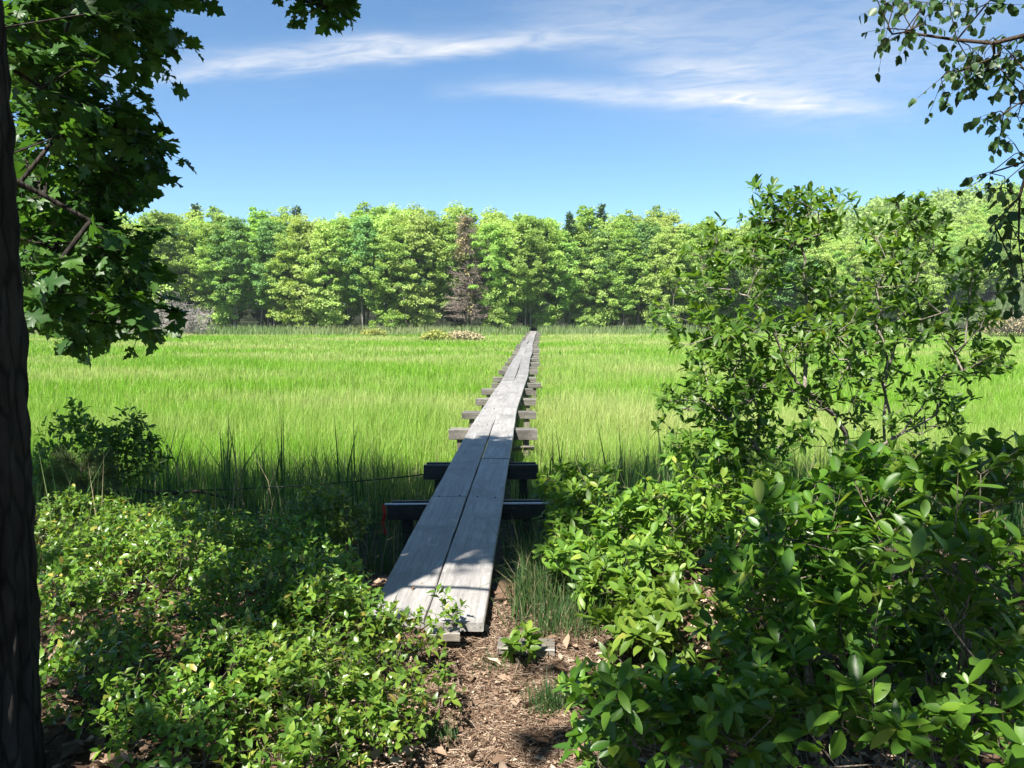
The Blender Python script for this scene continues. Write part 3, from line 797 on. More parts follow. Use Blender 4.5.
# maple at the left edge
rg = np.random.default_rng(11)
maple = empty('maple_tree', (-1.89, 2.6, gz(-1.89, 2.6)))
mo = np.array(maple.location)
tr = MB(); cr = MB()
zz = np.concatenate([np.linspace(-.2, 4.5, 150)]); ns = 64; V = []
for z in zz:
    th = np.arange(ns) / ns * 2 * math.pi
    base = .175 + .012 * np.exp(-max(z, 0) * 3.2) * (1 + .35 * np.sin(th * 4 + 1)) - .0005 * z
    rid = .015 * np.sin(th * 17 + 1.4 * np.sin(z * 3.1) + .8 * np.sin(z * 7.7 + th * 2)) + .006 * np.sin(th * 31 + 2.2 * math.sin(z * 5.3) + 3 * np.sin(th * 3)) + .004 * np.sin(z * 34 + 5 * np.sin(th * 5))
    r_ = base + rid
    V.append(np.stack([r_ * np.cos(th) + .02 * math.sin(z * 1.1), r_ * np.sin(th) + .01 * z, np.full(ns, z)], 1))
V = np.concatenate(V); F = []
for i in range(len(zz) - 1):
    for k in range(ns):
        k2 = (k + 1) % ns; F.append([i * ns + k, i * ns + k2, (i + 1) * ns + k2, (i + 1) * ns + k])
tr.add(V + mo, F)
# crown that shades the foreground: clusters overhead, none in front of the lens except the hanging boughs
lit = [(-1.75, 4.9, .8, .85, .9), (-.5, 4.45, .62, .85, .6), (-.2, 4.9, .42, .8, .6), (.05, 3.15, .35, .8, .5), (-1.4, 4.8, .7, .8, .9), (-2.4, 5.2, .9, .75, .9), (.95, 5.0, .8, .85, 1.1), (.5, 5.9, .45, .8, .9), (-2.1, 3.8, .45, .6, .6), (2.3, 6.0, 1.7, .92, 2.4), (2.2, 6.0, 1.0, .8, 3.1), (1.5, 6.0, .8, .7, 1.6), (.5, 4.0, .4, .7, .5), (-1.2, 5.2, .5, .95, 1.0), (1.5, 2.5, .3, .95, 1.6), (-1.9, 3.9, .5, .6, 2.9), (-.3, 2.7, .25, .5, .5), (-1.0, 3.7, .25, .5, .9), (-1.5, 5.3, .6, .9, 1.0)]   # x, y, radius, share removed, height of what the break lights
def canopy(rg, n, cxy, rx, ry, z0, z1, margin):
    P = np.stack([rg.normal(0, 1, n), rg.normal(0, 1, n), rg.uniform(0, 1, n)], 1)
    a = rg.uniform(0, 6.283, n); q_ = np.sqrt(rg.uniform(0, 1, n))
    zf = P[:, 2]; wd = np.sqrt(np.maximum(1 - (2 * zf - .75) ** 2 / 1.7, .1))
    P = np.stack([cxy[0] + rx * q_ * np.cos(a) * wd, cxy[1] + ry * q_ * np.sin(a) * wd, z0 + (z1 - z0) * zf], 1)
    sx, sy = shadow_xy(P)
    keep = ~in_frame(P, margin)
    keep &= sy < 10.3 + .35 * np.sin(sx * 1.3) + rg.normal(0, .15, n)
    for x, y, r_, pr, zl in lit:
        lx, ly = shadow_xy(P, zl)
        keep &= ~((((lx - x) ** 2 + (ly - y) ** 2) < (r_ + .2) ** 2) & (rg.uniform(0, 1, n) < pr + .15))
    keep &= sy < 10.0
    keep &= np.linalg.norm(P - np.array([0, 0, CAMZ]), axis=1) > 1.6
    return P[keep]
def shade(rg, n, x0, x1, y0, y1, z0, z1, margin, rag=0.0, sx0=-9e9):
    g = np.stack([rg.uniform(x0, x1, n), rg.uniform(y0, y1, n), np.full(n, .6)], 1)
    t = (rg.uniform(z0, z1, n) - .6) / S[2]; P = g + S * t[:, None]
    keep = ~in_frame(P, margin)
    for x, y, r_, pr, zl in lit:
        lx, ly = shadow_xy(P, zl); keep &= ~(((lx - x) ** 2 + (ly - y) ** 2 < (r_ + .1) ** 2) & (rg.uniform(0, 1, n) < pr))
    return P[keep]
Cm = canopy(rg, 430, (-1.4, 2.2), 6.0, 5.8, 3.8, 13.5, .75)
# boughs seen in the picture: (px, py, half width, half height, number, near, far)
Cm = np.concatenate([Cm, shade(rg, 240, -6.5, .6, 5.6, 9.9, 6, 13, .7), shade(rg, 170, -.85, .35, 5.0, 9.7, 6, 13, .7)])
vis = []
for px, py, hw, hh, n, y0, y1 in ((55, 25, 45, 40, 34, 3.4, 5.2), (115, 28, 34, 30, 15, 3.8, 5.0), (150, 2, 20, 12, 5, 3.8, 4.6), (45, 105, 32, 40, 26, 3.4, 5.0), (95, 125, 38, 25, 18, 3.8, 5.0), (130, 138, 18, 13, 5, 4.0, 4.8), (50, 185, 38, 25, 26, 3.4, 5.0), (108, 185, 28, 18, 13, 3.8, 5.0),
                                  (55, 248, 42, 30, 30, 3.3, 4.8), (110, 255, 34, 22, 15, 3.6, 4.8), (60, 303, 38, 20, 16, 3.3, 4.6), (110, 315, 28, 14, 8, 3.6, 4.4), (142, 328, 10, 6, 2, 3.9, 4.2), (325, -2, 18, 10, 7, 4.6, 5.2), (258, -26, 14, 5, 2, 4.6, 5.0), (335, 8, 10, 8, 2, 4.7, 5.0), (300, -45, 40, 14, 8, 4.6, 5.2), (210, -45, 50, 14, 8, 4.4, 5.2)):
    for k in range(n): vis.append(at(px + rg.uniform(-hw, hw), py + rg.uniform(-hh, hh), rg.uniform(y0, y1)))
vis = np.array(vis)
root = [mo + np.array([0, 0, z]) for z in (3.3, 4.0)] + [mo + np.array([.1, .1, 5.5]), mo + np.array([.3, 0, 7.5]), mo + np.array([.2, -.3, 10]), mo + np.array([.3, -.2, 12.5])]
bough1 = [mo + np.array([.0, .0, 3.6]), at(-25, 30, 3.2), at(40, 60, 3.9), at(110, 110, 4.3)]
bough2 = [mo + np.array([.0, .0, 3.3]), at(-30, 60, 3.0), at(-20, 150, 3.1), at(30, 190, 3.7), at(110, 230, 4.2)]
bough3 = [mo + np.array([.0, .0, 4.0]), at(40, -70, 3.4), at(170, -60, 4.3), at(300, -40, 4.9)]
allT = np.concatenate([Cm, vis])
bough1, bough2, bough3 = [[np.asarray(p_) for p_ in curve(b_, 5, .01, rg)] for b_ in (bough1, bough2, bough3)]
pos, par, tips = skeleton([root, bough1, bough2, bough3], allT, .22, .035, .5, rg, .03)
cap_ = np.where(in_frame(pos, .1) & (pos[:, 1] > 2.9), .011, .13)
limbs(tr, pos[:], par, .0035, cap_, .5, 6)
O = tipdir(pos, par, tips)
nC = len(Cm)
sprays(cr, tr, MAPLE, pos[tips[:nC]], O[:nC] * .4, 8, .55, 6, .15, .9, .1, .0, 2, 1.1, .45, .004, rg)
sprays(cr, tr, MAPLE, pos[tips[nC:]], O[nC:] * .7, 4, .19, 3, .098, .8, .05, -.15, 2, 1.0, .5, .003, rg)
tr.build('trunk', M['bark'], maple, origin=mo); cr.build('crown', M['maple'], maple, origin=mo)
tag(maple, 'dark furrowed maple trunk with lobed leaves hanging over the left side', 'tree')

# birch whose boughs hang in at the upper right
rg = np.random.default_rng(12)
bo_ = np.array([4.3, 2.2, gz(4.3, 2.2)]); birch = empty('birch_tree', bo_)
tr = MB(); cr = MB()
Cb = canopy(rg, 440, (3.6, 1.4), 5.2, 4.8, 3.8, 12.5, .75)
Cb = np.concatenate([Cb, shade(rg, 200, .4, 5, 6.4, 9.6, 6, 12.5, .7)])
broot = [bo_ + np.array(v) for v in ((0, 0, -.2), (0, 0, 1.5), (.05, .05, 3), (.0, .1, 5), (-.2, .1, 7.5), (-.3, 0, 10), (-.3, 0, 12))]
bb1 = [bo_ + np.array([0, .05, 3.4]), at(1075, -90, 3.6), at(1010, -30, 3.9), at(960, -15, 4.0)]
bb2 = [bo_ + np.array([0, .05, 3.0]), at(1085, 20, 3.7), at(1040, 90, 3.9), at(1030, 160, 4.0)]
vis = []
for px, py, hw, hh, n, y0, y1 in ((900, 2, 28, 6, 9, 3.9, 4.5), (960, 4, 40, 8, 10, 3.9, 4.5), (895, 36, 12, 8, 3, 3.9, 4.2), (922, 26, 14, 8, 3, 3.9, 4.2), (975, 45, 22, 14, 6, 3.8, 4.2), (1005, 40, 18, 20, 8, 3.8, 4.2), (948, 75, 14, 12, 4, 3.9, 4.2), (980, 72, 14, 12, 5, 3.9, 4.2), (1012, 85, 12, 20, 6, 3.8, 4.2), (1010, 118, 14, 16, 6, 3.8, 4.2), (1015, 150, 10, 12, 3, 3.9, 4.2), (1005, 174, 16, 6, 4, 3.9, 4.2), (1012, 200, 10, 14, 4, 3.8, 4.2), (1008, 235, 14, 16, 6, 3.7, 4.2), (1015, 265, 10, 14, 4, 3.7, 4.2)):
    for k in range(n): vis.append(at(px + rg.uniform(-hw, hw), py + rg.uniform(-hh, hh), rg.uniform(y0, y1)))
vis = np.array(vis); allT = np.concatenate([Cb, vis])
pos, par, tips = skeleton([broot, bb1, bb2], allT, .2, .03, .5, rg, .02)
limbs(tr, pos, par, .0025, .11, .5, 6)
O = tipdir(pos, par, tips); nC = len(Cb)
sprays(cr, tr, MAPLE, pos[tips[:nC]], O[:nC] * .4, 8, .55, 6, .13, .9, .1, .0, 2, 1.1, .45, .004, rg) if False else sprays(cr, tr, BIRCH, pos[tips[:nC]], O[:nC] * .4, 12, .55, 7, .105, .9, .1, .0, 1, 1.1, .45, .004, rg)
sprays(cr, tr, BIRCH, pos[tips[nC:]], O[nC:] * .6 - UP * .3, 2, .16, 3, .058, .6, -.1, -.5, 1, .3, .8, .0018, rg, hang=.5, wsz=.88)
tr.build('trunk', M['darkstem'], birch, origin=bo_); cr.build('crown', M['birch'], birch, origin=bo_)
tag(birch, 'birch with small pointed leaves on thin drooping twigs at upper right', 'tree')

# ------------------------------------------------------------------ shrubs
def shrub(name, base, roots, targets, tpl, leafm, stemm, label, cat, group, rg, n=3, L=.14, mleaf=3, size=.05, whorl=5, spread=.7, up=.35, lift=.1, r0=.0022, rmax=.02, alpha=.5, step=.1, jit=.012, normup=1.0, twist=.45, hang=0.0, extra=()):
    base = np.asarray(base, float); t = empty(name, base); st = MB(); lf = MB()
    if not roots: roots = [[base - UP * .03, base + UP * .06]]
    pos, par, tips = skeleton(roots, targets, step, jit, alpha, rg)
    limbs(st, pos, par, r0, rmax, .5, 5)
    sprays(lf, st, tpl, pos[tips], tipdir(pos, par, tips) + UP * .3, n, L, mleaf, size, spread, up, lift, whorl, normup, twist, r0 * .8, rg, hang)
    if len(extra): prism(st, [e_[0] for e_ in extra], [e_[1] for e_ in extra], .0035, .0012, 4)
    st.build('stem', stemm, t, origin=base); lf.build('foliage', leafm, t, origin=base)
    return tag(t, label, cat, group)

def px_targets(rg, regs):
    out = []
    for px, py, hw, hh, n, y0, y1 in regs:
        for k in range(n):
            a = rg.uniform(0, 6.283); q_ = math.sqrt(rg.uniform(0, 1))
            out.append(at(px + hw * q_ * math.cos(a), py + hh * q_ * math.sin(a), rg.uniform(y0, y1)))
    return np.array(out)

# tall azalea-like shrub at the right
rg = np.random.default_rng(21)
ab = at(842, 560, 6.0); ab[2] = gz(ab[0], 6.0)
T = px_targets(rg, [(765, 212, 16, 22, 7, 5.8, 6.2), (815, 212, 32, 16, 13, 5.7, 6.3), (795, 245, 45, 30, 26, 5.6, 6.5), (735, 255, 40, 30, 15, 5.4, 6.2), (705, 310, 38, 40, 17, 5.3, 6.2), (905, 240, 42, 28, 30, 5.7, 6.6), (900, 290, 50, 30, 26, 5.6, 6.6), (810, 300, 55, 28, 22, 5.6, 6.6),
                   (760, 345, 60, 28, 42, 5.2, 6.4), (850, 350, 60, 30, 42, 5.2, 6.4), (715, 395, 50, 30, 32, 5.2, 6.0), (780, 395, 50, 28, 28, 5.2, 6.2), (860, 400, 40, 24, 14, 5.4, 6.4), (945, 340, 35, 30, 15, 5.6, 6.4), (975, 290, 28, 40, 16, 5.5, 6.4), (980, 365, 24, 14, 7, 5.6, 6.2), (960, 385, 30, 16, 8, 5.6, 6.2), (700, 435, 40, 16, 12, 5.3, 6.0), (750, 450, 40, 20, 10, 5.4, 6.0), (930, 420, 40, 20, 12, 5.5, 6.2), (840, 440, 60, 20, 10, 5.5, 6.2)])
T = T[rg.uniform(0, 1, len(T)) < .95]
roots = [[ab - UP * .1, at(850, 500, 6.0), at(848, 450, 6.0), at(835, 415, 5.9), at(805, 390, 5.8), at(790, 372, 5.75)],
         [ab, at(880, 480, 6.1), at(884, 430, 6.15), at(888, 370, 6.15), at(905, 310, 6.2), at(925, 260, 6.2)],
         [ab, at(868, 460, 6.2), at(905, 430, 6.2), at(935, 385, 6.2), at(965, 345, 6.1)],
         [at(805, 390, 5.8), at(806, 330, 6.0), at(806, 285, 6.05), at(800, 235, 6.0)],
         [at(790, 372, 5.75), at(760, 310, 5.6), at(735, 290, 5.6)], [ab, at(790, 490, 5.8), at(740, 430, 5.6), at(700, 400, 5.6)]]
roots = [[np.asarray(p_) for p_ in curve(r_, 4, .006, rg)] for r_ in roots]
shrub('azalea_shrub', ab, roots, T, ELLN, M['azalea'], M['palestem'], 'tall open azalea-like shrub with crooked pale stems in front of marsh at right', 'shrub', None, rg, n=3, L=.13, mleaf=2, size=.084, whorl=6, spread=.7, up=.3, lift=.12, r0=.0026, rmax=.034, step=.12, jit=.02)

# large-leaved dark shrubs close to the camera at lower right
def dark_shrub(seed, regs, base_px, Yb, label, size=.09, n=3):
    rg = np.random.default_rng(seed); b_ = at(base_px, 700, Yb); b_[2] = gz(b_[0], Yb)
    T = px_targets(rg, regs); T = T[T[:, 2] > ground(T[:, 0], T[:, 1]) + .08]
    rt = []
    for k in range(5):
        t_ = T[rg.integers(0, len(T))]; off = np.array([rg.normal(0, .08), rg.normal(0, .05), 0])
        rt.append([b_ - UP * .05, b_ + off + UP * .1, b_ * .5 + t_ * .5 + off])
    for k in range(4):
        t_ = T[rg.integers(0, len(T))]; rt.append([b_ + np.array([rg.normal(0, .25), rg.normal(0, .06), -.05]), b_ * .5 + t_ * .5 + rg.normal(0, .05, 3), t_])
    rt = [[np.asarray(p_) for p_ in curve(r_, 4, .006, rg)] for r_ in rt]
    shrub('broad_leaved_shrub', b_, rt, T, OBO, M['dark'], M['stem'], label, 'shrub', 'large-leaved shrubs at the lower right', rg, n=n, L=.12, mleaf=3, size=size, whorl=5, spread=.6, up=.4, lift=.1, r0=.002, rmax=.011, step=.1, jit=.012)
dark_shrub(61, [(830, 545, 60, 40, 20, 2.4, 3.0), (775, 560, 50, 45, 15, 2.4, 3.0), (780, 610, 50, 40, 14, 2.3, 2.9), (850, 610, 70, 45, 15, 2.2, 2.9), (790, 670, 60, 30, 7, 2.2, 2.7), (880, 500, 40, 24, 12, 2.6, 3.1), (735, 590, 18, 26, 4, 2.5, 2.9)], 820, 2.7, 'dark glossy large-leaved shrub in the middle of the lower right corner below the tall azalea', .076)
dark_shrub(62, [(970, 540, 50, 40, 16, 2.2, 2.9), (985, 490, 40, 26, 14, 2.5, 3.2), (930, 600, 60, 50, 12, 2.1, 2.8), (990, 620, 40, 50, 10, 2.0, 2.6), (960, 690, 60, 40, 5, 2.0, 2.5), (910, 490, 40, 20, 10, 2.7, 3.2)], 965, 2.5, 'large-leaved shrub with some brightly sunlit leaves at the right edge', .076)
dark_shrub(63, [(650, 728, 50, 28, 18, 2.35, 2.7), (710, 720, 50, 36, 18, 2.3, 2.7), (610, 752, 30, 16, 7, 2.4, 2.7), (750, 735, 40, 30, 12, 2.2, 2.6)], 670, 2.5, 'low dark large-leaved shrub along the bottom, just right of the needle-covered path', .082)
dark_shrub(64, [(860, 745, 60, 26, 9, 1.95, 2.3), (950, 752, 60, 22, 8, 1.9, 2.3)], 900, 2.1, 'low dark large-leaved sprig at the very bottom right', .085)

# sunny shrubs between the boardwalk and the azalea
def low_shrub(name, seed, x, y, H, W, leafm, tpl, label, cat, group, nt_, size, n=3, whorl=4, mleaf=3, L=.11, stem='stem', lean=(0, 0), zlow=.35):
    rg = np.random.default_rng(seed); z0 = gz(x, y); b_ = np.array([x, y, z0])
    a = rg.uniform(0, 6.283, nt_); u = rg.uniform(zlow, 1, nt_); q_ = np.sqrt(rg.uniform(.05, 1, nt_))
    env = np.sqrt(np.maximum(1 - ((u - .45) / .62) ** 2, .1))
    T = np.stack([x + W * q_ * np.cos(a) * env + lean[0] * u, y + W * q_ * np.sin(a) * env + lean[1] * u, z0 + H * u * (1 - .18 * q_)], 1)
    rt = []
    for k in range(6):
        t_ = T[rg.integers(0, nt_)]; off = np.array([rg.normal(0, .14 * W), rg.normal(0, .14 * W), 0])
        rt.append([b_ - UP * .03, b_ + off * .6 + UP * .02, b_ * .45 + t_ * .55 + off * .5])
    twg = []
    for k in range(int(nt_ * .35) if nt_ > 10 else 0):
        a_ = b_ + np.array([rg.normal(0, .25 * W), rg.normal(0, .25 * W), -.02]); a_[2] = gz(a_[0], a_[1]) - .02; d_ = norm(np.array([rg.normal(0, .6), rg.normal(0, .6), 1.0])); e_ = a_ + d_ * H * rg.uniform(.3, .95)
        twg += [(a_, e_), (a_ * .45 + e_ * .55, a_ * .45 + e_ * .55 + norm(d_ + rg.normal(0, .6, 3)) * H * .3)]
    return shrub(name, b_, rt, T, tpl, M[leafm], M[stem], label, cat, group, rg, n=n, L=L, mleaf=mleaf, size=size, whorl=whorl, spread=.75, up=.3, lift=.1, r0=.0014, rmax=.008, step=.08, jit=.012, extra=twg)
def gx(px, Y): return (px - 512) / FPX * Y
g2 = 'fresh green shrubs between the boardwalk and the tall azalea'
for k, (px, Y, H, W, nt_, lm_, lab) in enumerate((
    (572, 6.0, .85, .32, 28, 'bright', 'upright light green shrub just right of the second dark cross beam'),
    (602, 5.2, .68, .34, 42, 'bright', 'bright yellow-green shrub nearest the right side of the boardwalk'),
    (672, 4.8, .72, .40, 52, 'bright', 'bright sunlit shrub left of the dark large-leaved shrubs, right of path'),
    (715, 5.4, 1.0, .40, 44, 'bright', 'taller fresh green shrub under the left side of the azalea'),
    (645, 4.3, .36, .32, 30, 'bright', 'low light green shrub above tan leaf litter right of the path'),
    (745, 5.8, 1.35, .36, 32, 'azalea', 'dark green shrub directly below the azalea, left of its stem'),
    (580, 4.6, .34, .22, 20, 'bright', 'small light green shrub behind the pale board in grass'),
    (690, 3.7, .34, .30, 26, 'bright', 'low green shrub growing from leaf litter in front of the dark large-leaved shrub'),
    (635, 3.75, .22, .20, 16, 'bright', 'little green shrub alone on leaf litter right of the pale board'),
    (800, 4.6, .8, .4, 40, 'bright', 'light green shrub under the crooked stems of the azalea'),
    (880, 3.4, .42, .36, 40, 'dark', 'low dark shrub covering the litter at lower right, behind the bottom sprig'),
    (985, 3.2, .45, .34, 38, 'dark', 'low dark shrub covering the litter at the right edge of the picture'),
    (790, 3.3, .36, .30, 32, 'dark', 'low dark shrub in the litter gap left of the bottom right sprig'))):
    low_shrub('fresh_shrub', 200 + k, gx(px, Y), Y, H, W, lm_, ELLN, lab, 'shrub', g2, nt_, .085, n=3, whorl=6, mleaf=2, L=.10)
# low bushes at left
g1 = 'low bushes in the left foreground'
for k, (px, Y, H, W, nt_, lab) in enumerate((
    (70, 5.4, .62, .44, 84, 'low bush beside the maple trunk, in the rear row below the dark pine sapling'),
    (150, 5.5, .64, .46, 92, 'sunlit low bush in the rear row in front of dark sedge, left of centre'),
    (225, 5.3, .42, .40, 66, 'low bush in the rear row in front of the sedge under the cable'),
    (322, 5.2, .72, .30, 86, 'tallest bright yellow-green bush beside the left edge of boardwalk'),
    (105, 4.7, .50, .40, 68, 'low bush just behind the patch of dead tan leaves'),
    (195, 4.6, .54, .42, 78, 'low bush right behind the arched dead stem'),
    (275, 4.6, .48, .40, 76, 'dense low bush left of the tallest bright bush, middle row'),
    (326, 4.25, .32, .15, 36, 'bush whose leaves reach over the front left corner of the boardwalk'),
    (245, 3.8, .50, .38, 92, 'blue-green dense bush in the middle of the left foreground'),
    (312, 3.7, .36, .32, 76, 'dense bush left of the path in front of boardwalk corner'),
    (392, 3.6, .26, .17, 28, 'small bush at the left border of the needle-covered path'),
    (140, 3.6, .30, .28, 34, 'sparse low bush among dead leaves above the dark fallen branch'),
    (225, 3.15, .36, .28, 56, 'low bush at bottom over the right end of the dark fallen branch'),
    (305, 3.05, .38, .28, 60, 'shaded low bush at the bottom edge left of path'),
    (375, 3.0, .28, .18, 32, 'small thin bush at bottom edge closest to the path'),
    (100, 3.0, .28, .24, 28, 'sparse low bush at bottom beside the base of the maple trunk'),
    (62, 3.9, .36, .26, 38, 'thin low bush growing against the maple trunk'),
    (75, 4.4, .36, .30, 44, 'low bush close right of the maple trunk behind the tan leaf patch'),
    (72, 3.3, .26, .24, 34, 'low bush at the foot of the maple trunk beside the dark fallen branch'),
    (165, 2.75, .26, .24, 34, 'lowest leafy bush at the bottom edge left of the dark fallen branch end'),
    (285, 2.7, .26, .22, 34, 'small bush at the very bottom edge, below the shaded low bush'))):
    low_shrub('low_bush', 300 + k, gx(px, Y), Y, H, W, 'blue', BLUE, lab, 'bush', g1, int(nt_ * (.92 if Y < 4 else 1.0)), .043, n=4, whorl=3, mleaf=4, L=.11, stem='stem', zlow=.4)
# dark bush and pine sapling at left behind the bushes
low_shrub('dark_bush', 401, gx(72, 6.6), 6.6, 1.45, .34, 'azalea', ELLN, 'dark rounded bush rising above the sedge at left, nearer the maple trunk', 'bush', 'dark bushes at left', 70, .07, zlow=.55)
low_shrub('dark_bush', 402, gx(126, 6.6), 6.6, 1.50, .27, 'azalea', ELLN, 'dark narrow bush above the sedge at left, right-hand neighbour of the rounded one', 'bush', 'dark bushes at left', 56, .07, zlow=.65)
rg = np.random.default_rng(403); pb = np.array([gx(75, 5.9), 5.9, gz(gx(75, 5.9), 5.9)]); t = empty('pine_sapling', pb); st = MB(); lf = MB()
tube(st, [pb, pb + UP * .4, pb + UP * .9], [.018, .012, .004], 6)
for w_ in range(6):
    z = .12 + w_ * .14
    for k in range(6):
        th = k * 1.05 + w_ * .5 + rg.normal(0, .2); l = (.5 - .06 * w_) * rg.uniform(.7, 1.1)
        a = pb + UP * z; e_ = a + np.array([math.cos(th) * l, math.sin(th) * l, .18 * l + .1]); prism(st, [a], [e_], .006, .003, 4)
        nn = 150; tt = rg.uniform(.2, 1, nn)[:, None]; P = a + (e_ - a) * tt; D = norm((e_ - a) / l * .9 + rg.normal(0, .6, (nn, 3)))
        prism(lf, P, P + D * rg.uniform(.07, .12, (nn, 1)), .0018, .0009, 3)
st.build('trunk', M['stem'], t, origin=pb); lf.build('needles', M['pine'], t, origin=pb)
tag(t, 'feathery soft-needled pine sapling beside maple trunk below the dark bushes', 'sapling')

# broad dark cattail leaves
def cattail(k, px, Y, n, H, lab):
    rg = np.random.default_rng(500 + k); mb = MB(); x = gx(px, Y)
    X = x + rg.normal(0, .10, n); Yv = Y + rg.normal(0, .10, n)
    blades(mb, X, Yv, ground(X, Yv) - .02, H * rg.uniform(.7, 1.1, n), rg.uniform(.016, .030, n), .2, rg)
    o = mb.build('cattail', M['sedge'], smooth=False, origin=np.array([x, Y, gz(x, Y)])); tag(o, lab, 'cattail', 'clumps of cattail leaves at the marsh edge')
for k, a in enumerate(((228, 8.6, 16, 1.25, 'leaning cattail clump in dark sedge left, third from the boardwalk'), (345, 8.4, 9, 1.3, 'straight dark cattail clump left of the boardwalk, nearest its second beam'), (280, 8.8, 9, 1.2, 'small cattail clump above the cable, second from the boardwalk'), (170, 8.4, 12, 1.2, 'cattail clump in the sedge right of the dark narrow bush'), (660, 7.8, 26, 1.3, 'dense broad cattail clump right of the boardwalk, left of the azalea'), (565, 8.6, 9, 1.0, 'thin cattail clump close to the right side of the boardwalk'), (620, 8.4, 10, 1.1, 'cattail clump right of boardwalk between thin and dense ones'), (765, 7.6, 22, 1.1, 'pale cattail clump seen through the stems of the azalea'))):
    cattail(k, *a)
# grass tufts by the path
def tuft(k, px, Y, n, H, W, lab):
    rg = np.random.default_rng(540 + k); mb = MB(); x = gx(px, Y); X = x + rg.normal(0, W, n); Yv = Y + rg.normal(0, W * .7, n)
    blades(mb, X, Yv, ground(X, Yv) - .01, H * rg.uniform(.5, 1.1, n), rg.uniform(.003, .006, n), .5, rg)
    o = mb.build('grass_tuft', M['sedge'], smooth=False, origin=np.array([x, Y, gz(x, Y)])); tag(o, lab, 'grass', 'grass tufts by the path')
for k, a in enumerate(((552, 3.35, 260, .17, .05, 'small green grass tuft on the right border of the needle-covered path'), (570, 4.15, 420, .24, .12, 'wide lush grass tuft right of the pale board'), (500, 3.8, 140, .08, .08, 'short mossy grass in front of the pale board'), (545, 4.6, 300, .3, .1, 'tall grass tuft against the right edge of the boardwalk'), (430, 3.15, 150, .12, .05, 'thin shaded grass tuft at the left border of the path'))):
    tuft(k, *a)
# small leafy plant at the pale board
low_shrub('seedling', 560, gx(520, 3.75), 3.75, .17, .06, 'bright', ELL, 'small leafy seedling growing in front of the pale board', 'plant', None, 5, .075, n=2, whorl=5, mleaf=2, L=.05)
low_shrub('seedling', 562, gx(578, 3.35), 3.35, .2, .09, 'bright', ELL, 'small leafy seedling at the right border of the path beside a grass tuft', 'plant', None, 8, .06, n=2, whorl=5, mleaf=2, L=.06)
low_shrub('seedling', 563, gx(432, 3.3), 3.3, .2, .12, 'blue', BLUE, 'small leafy seedling at the left border of the path', 'plant', None, 9, .045, n=3, whorl=3, mleaf=3, L=.08)
low_shrub('seedling', 561, gx(440, 3.95), 3.95, .26, .09, 'bright', BLUE, 'little leafy sprig standing against front edge of the boardwalk', 'plant', None, 7, .05, n=2, whorl=3, mleaf=3, L=.08)

# fallen sticks
def stick(name, pts, r, lab, side=()):
    mb = MB(); c_ = curve(pts, 8, .004); tube(mb, c_, np.linspace(r, r * .5, len(c_)), 7)
    for s_ in side:
        c2 = curve(s_, 8, .003); tube(mb, c2, np.linspace(r * .6, r * .25, len(c2)), 6)
    o = mb.build(name, M['darkstem']); tag(o, lab, 'branch')
stick('fallen_branch', [at(74, 692, 3.1), at(105, 708, 3.05), at(150, 720, 3.0), at(185, 732, 2.95), at(232, 742, 2.9)], .012, 'dark fallen branch lying across dead leaves beside the maple trunk', [[at(92, 702, 3.08), at(70, 725, 2.95), at(45, 745, 2.85)], [at(145, 718, 3.0), at(120, 735, 2.9), at(100, 745, 2.85)]])
stick('arched_stem', [at(222, 695, 3.5), at(222, 660, 3.5), at(212, 632, 3.5), at(190, 616, 3.5), at(168, 618, 3.5)], .009, 'dark dead stem bent in an arch above the low bushes at left', [[at(218, 640, 3.5), at(205, 655, 3.48), at(196, 668, 3.46)]])
stick('fallen_branch', [at(135, 490, 7.3), at(165, 494, 7.3), at(200, 492, 7.25), at(235, 500, 7.2)], .02, 'dark dead branch lying in the sedge under the dark narrow bush', [])

# leaf and needle litter on the bank
M['litter'] = leaf_mat('dead leaf', [(0, (.085, .055, .036)), (.5, (.2, .132, .088)), (.8, (.34, .25, .175)), (1, (.46, .38, .29))], .15, .7, .2, (1, .9, .8))
rg = np.random.default_rng(600); mb = MB()
n = 9000; Y = rg.uniform(.8, 5.6, n); X = rg.uniform(-1, 1, n) * (.8 * Y + .8)
path = np.exp(-((X + .12) / .38) ** 2)
k = rg.uniform(0, 1, n) < 1 - .8 * path; X, Y = X[k], Y[k]; n = len(X)
P = np.stack([X, Y, ground(X, Y) + rg.uniform(.004, .03, n)], 1)
D = norm(rg.normal(0, 1, (n, 3)) * [1, 1, .3]); N = norm(UP + rg.normal(0, .4, (n, 3)))
h = n // 2
put_leaves(mb, DEAD, P[:h], D[:h], N[:h], rg.uniform(.035, .09, h)); put_leaves(mb, OAK, P[h:], D[h:], N[h:], rg.uniform(.04, .09, n - h))
n = 26000; Y = rg.uniform(1.8, 4.6, n); X = rg.normal(-.12, .36, n) + .02 * (Y - 3)
P = np.stack([X, Y, ground(X, Y) + rg.uniform(0, .02, n)], 1); D = norm(rg.normal(0, 1, (n, 3)) * [1, 1, .18])
prism(mb, P, P + D * rg.uniform(.02, .075, (n, 1)), .0018, .0012, 3)
n = 5000; Y = rg.uniform(1.8, 4.4, n); X = rg.normal(-.12, .3, n); P = np.stack([X, Y, ground(X, Y) + rg.uniform(.003, .015, n)], 1)
put_leaves(mb, DEAD, P, norm(rg.normal(0, 1, (n, 3)) * [1, 1, .25]), norm(UP + rg.normal(0, .4, (n, 3))), rg.uniform(.01, .03, n))
tag(mb.build('leaf_litter', M['litter']), 'brown leaf and needle litter covering the path and bank', 'leaf litter', kind='stuff')

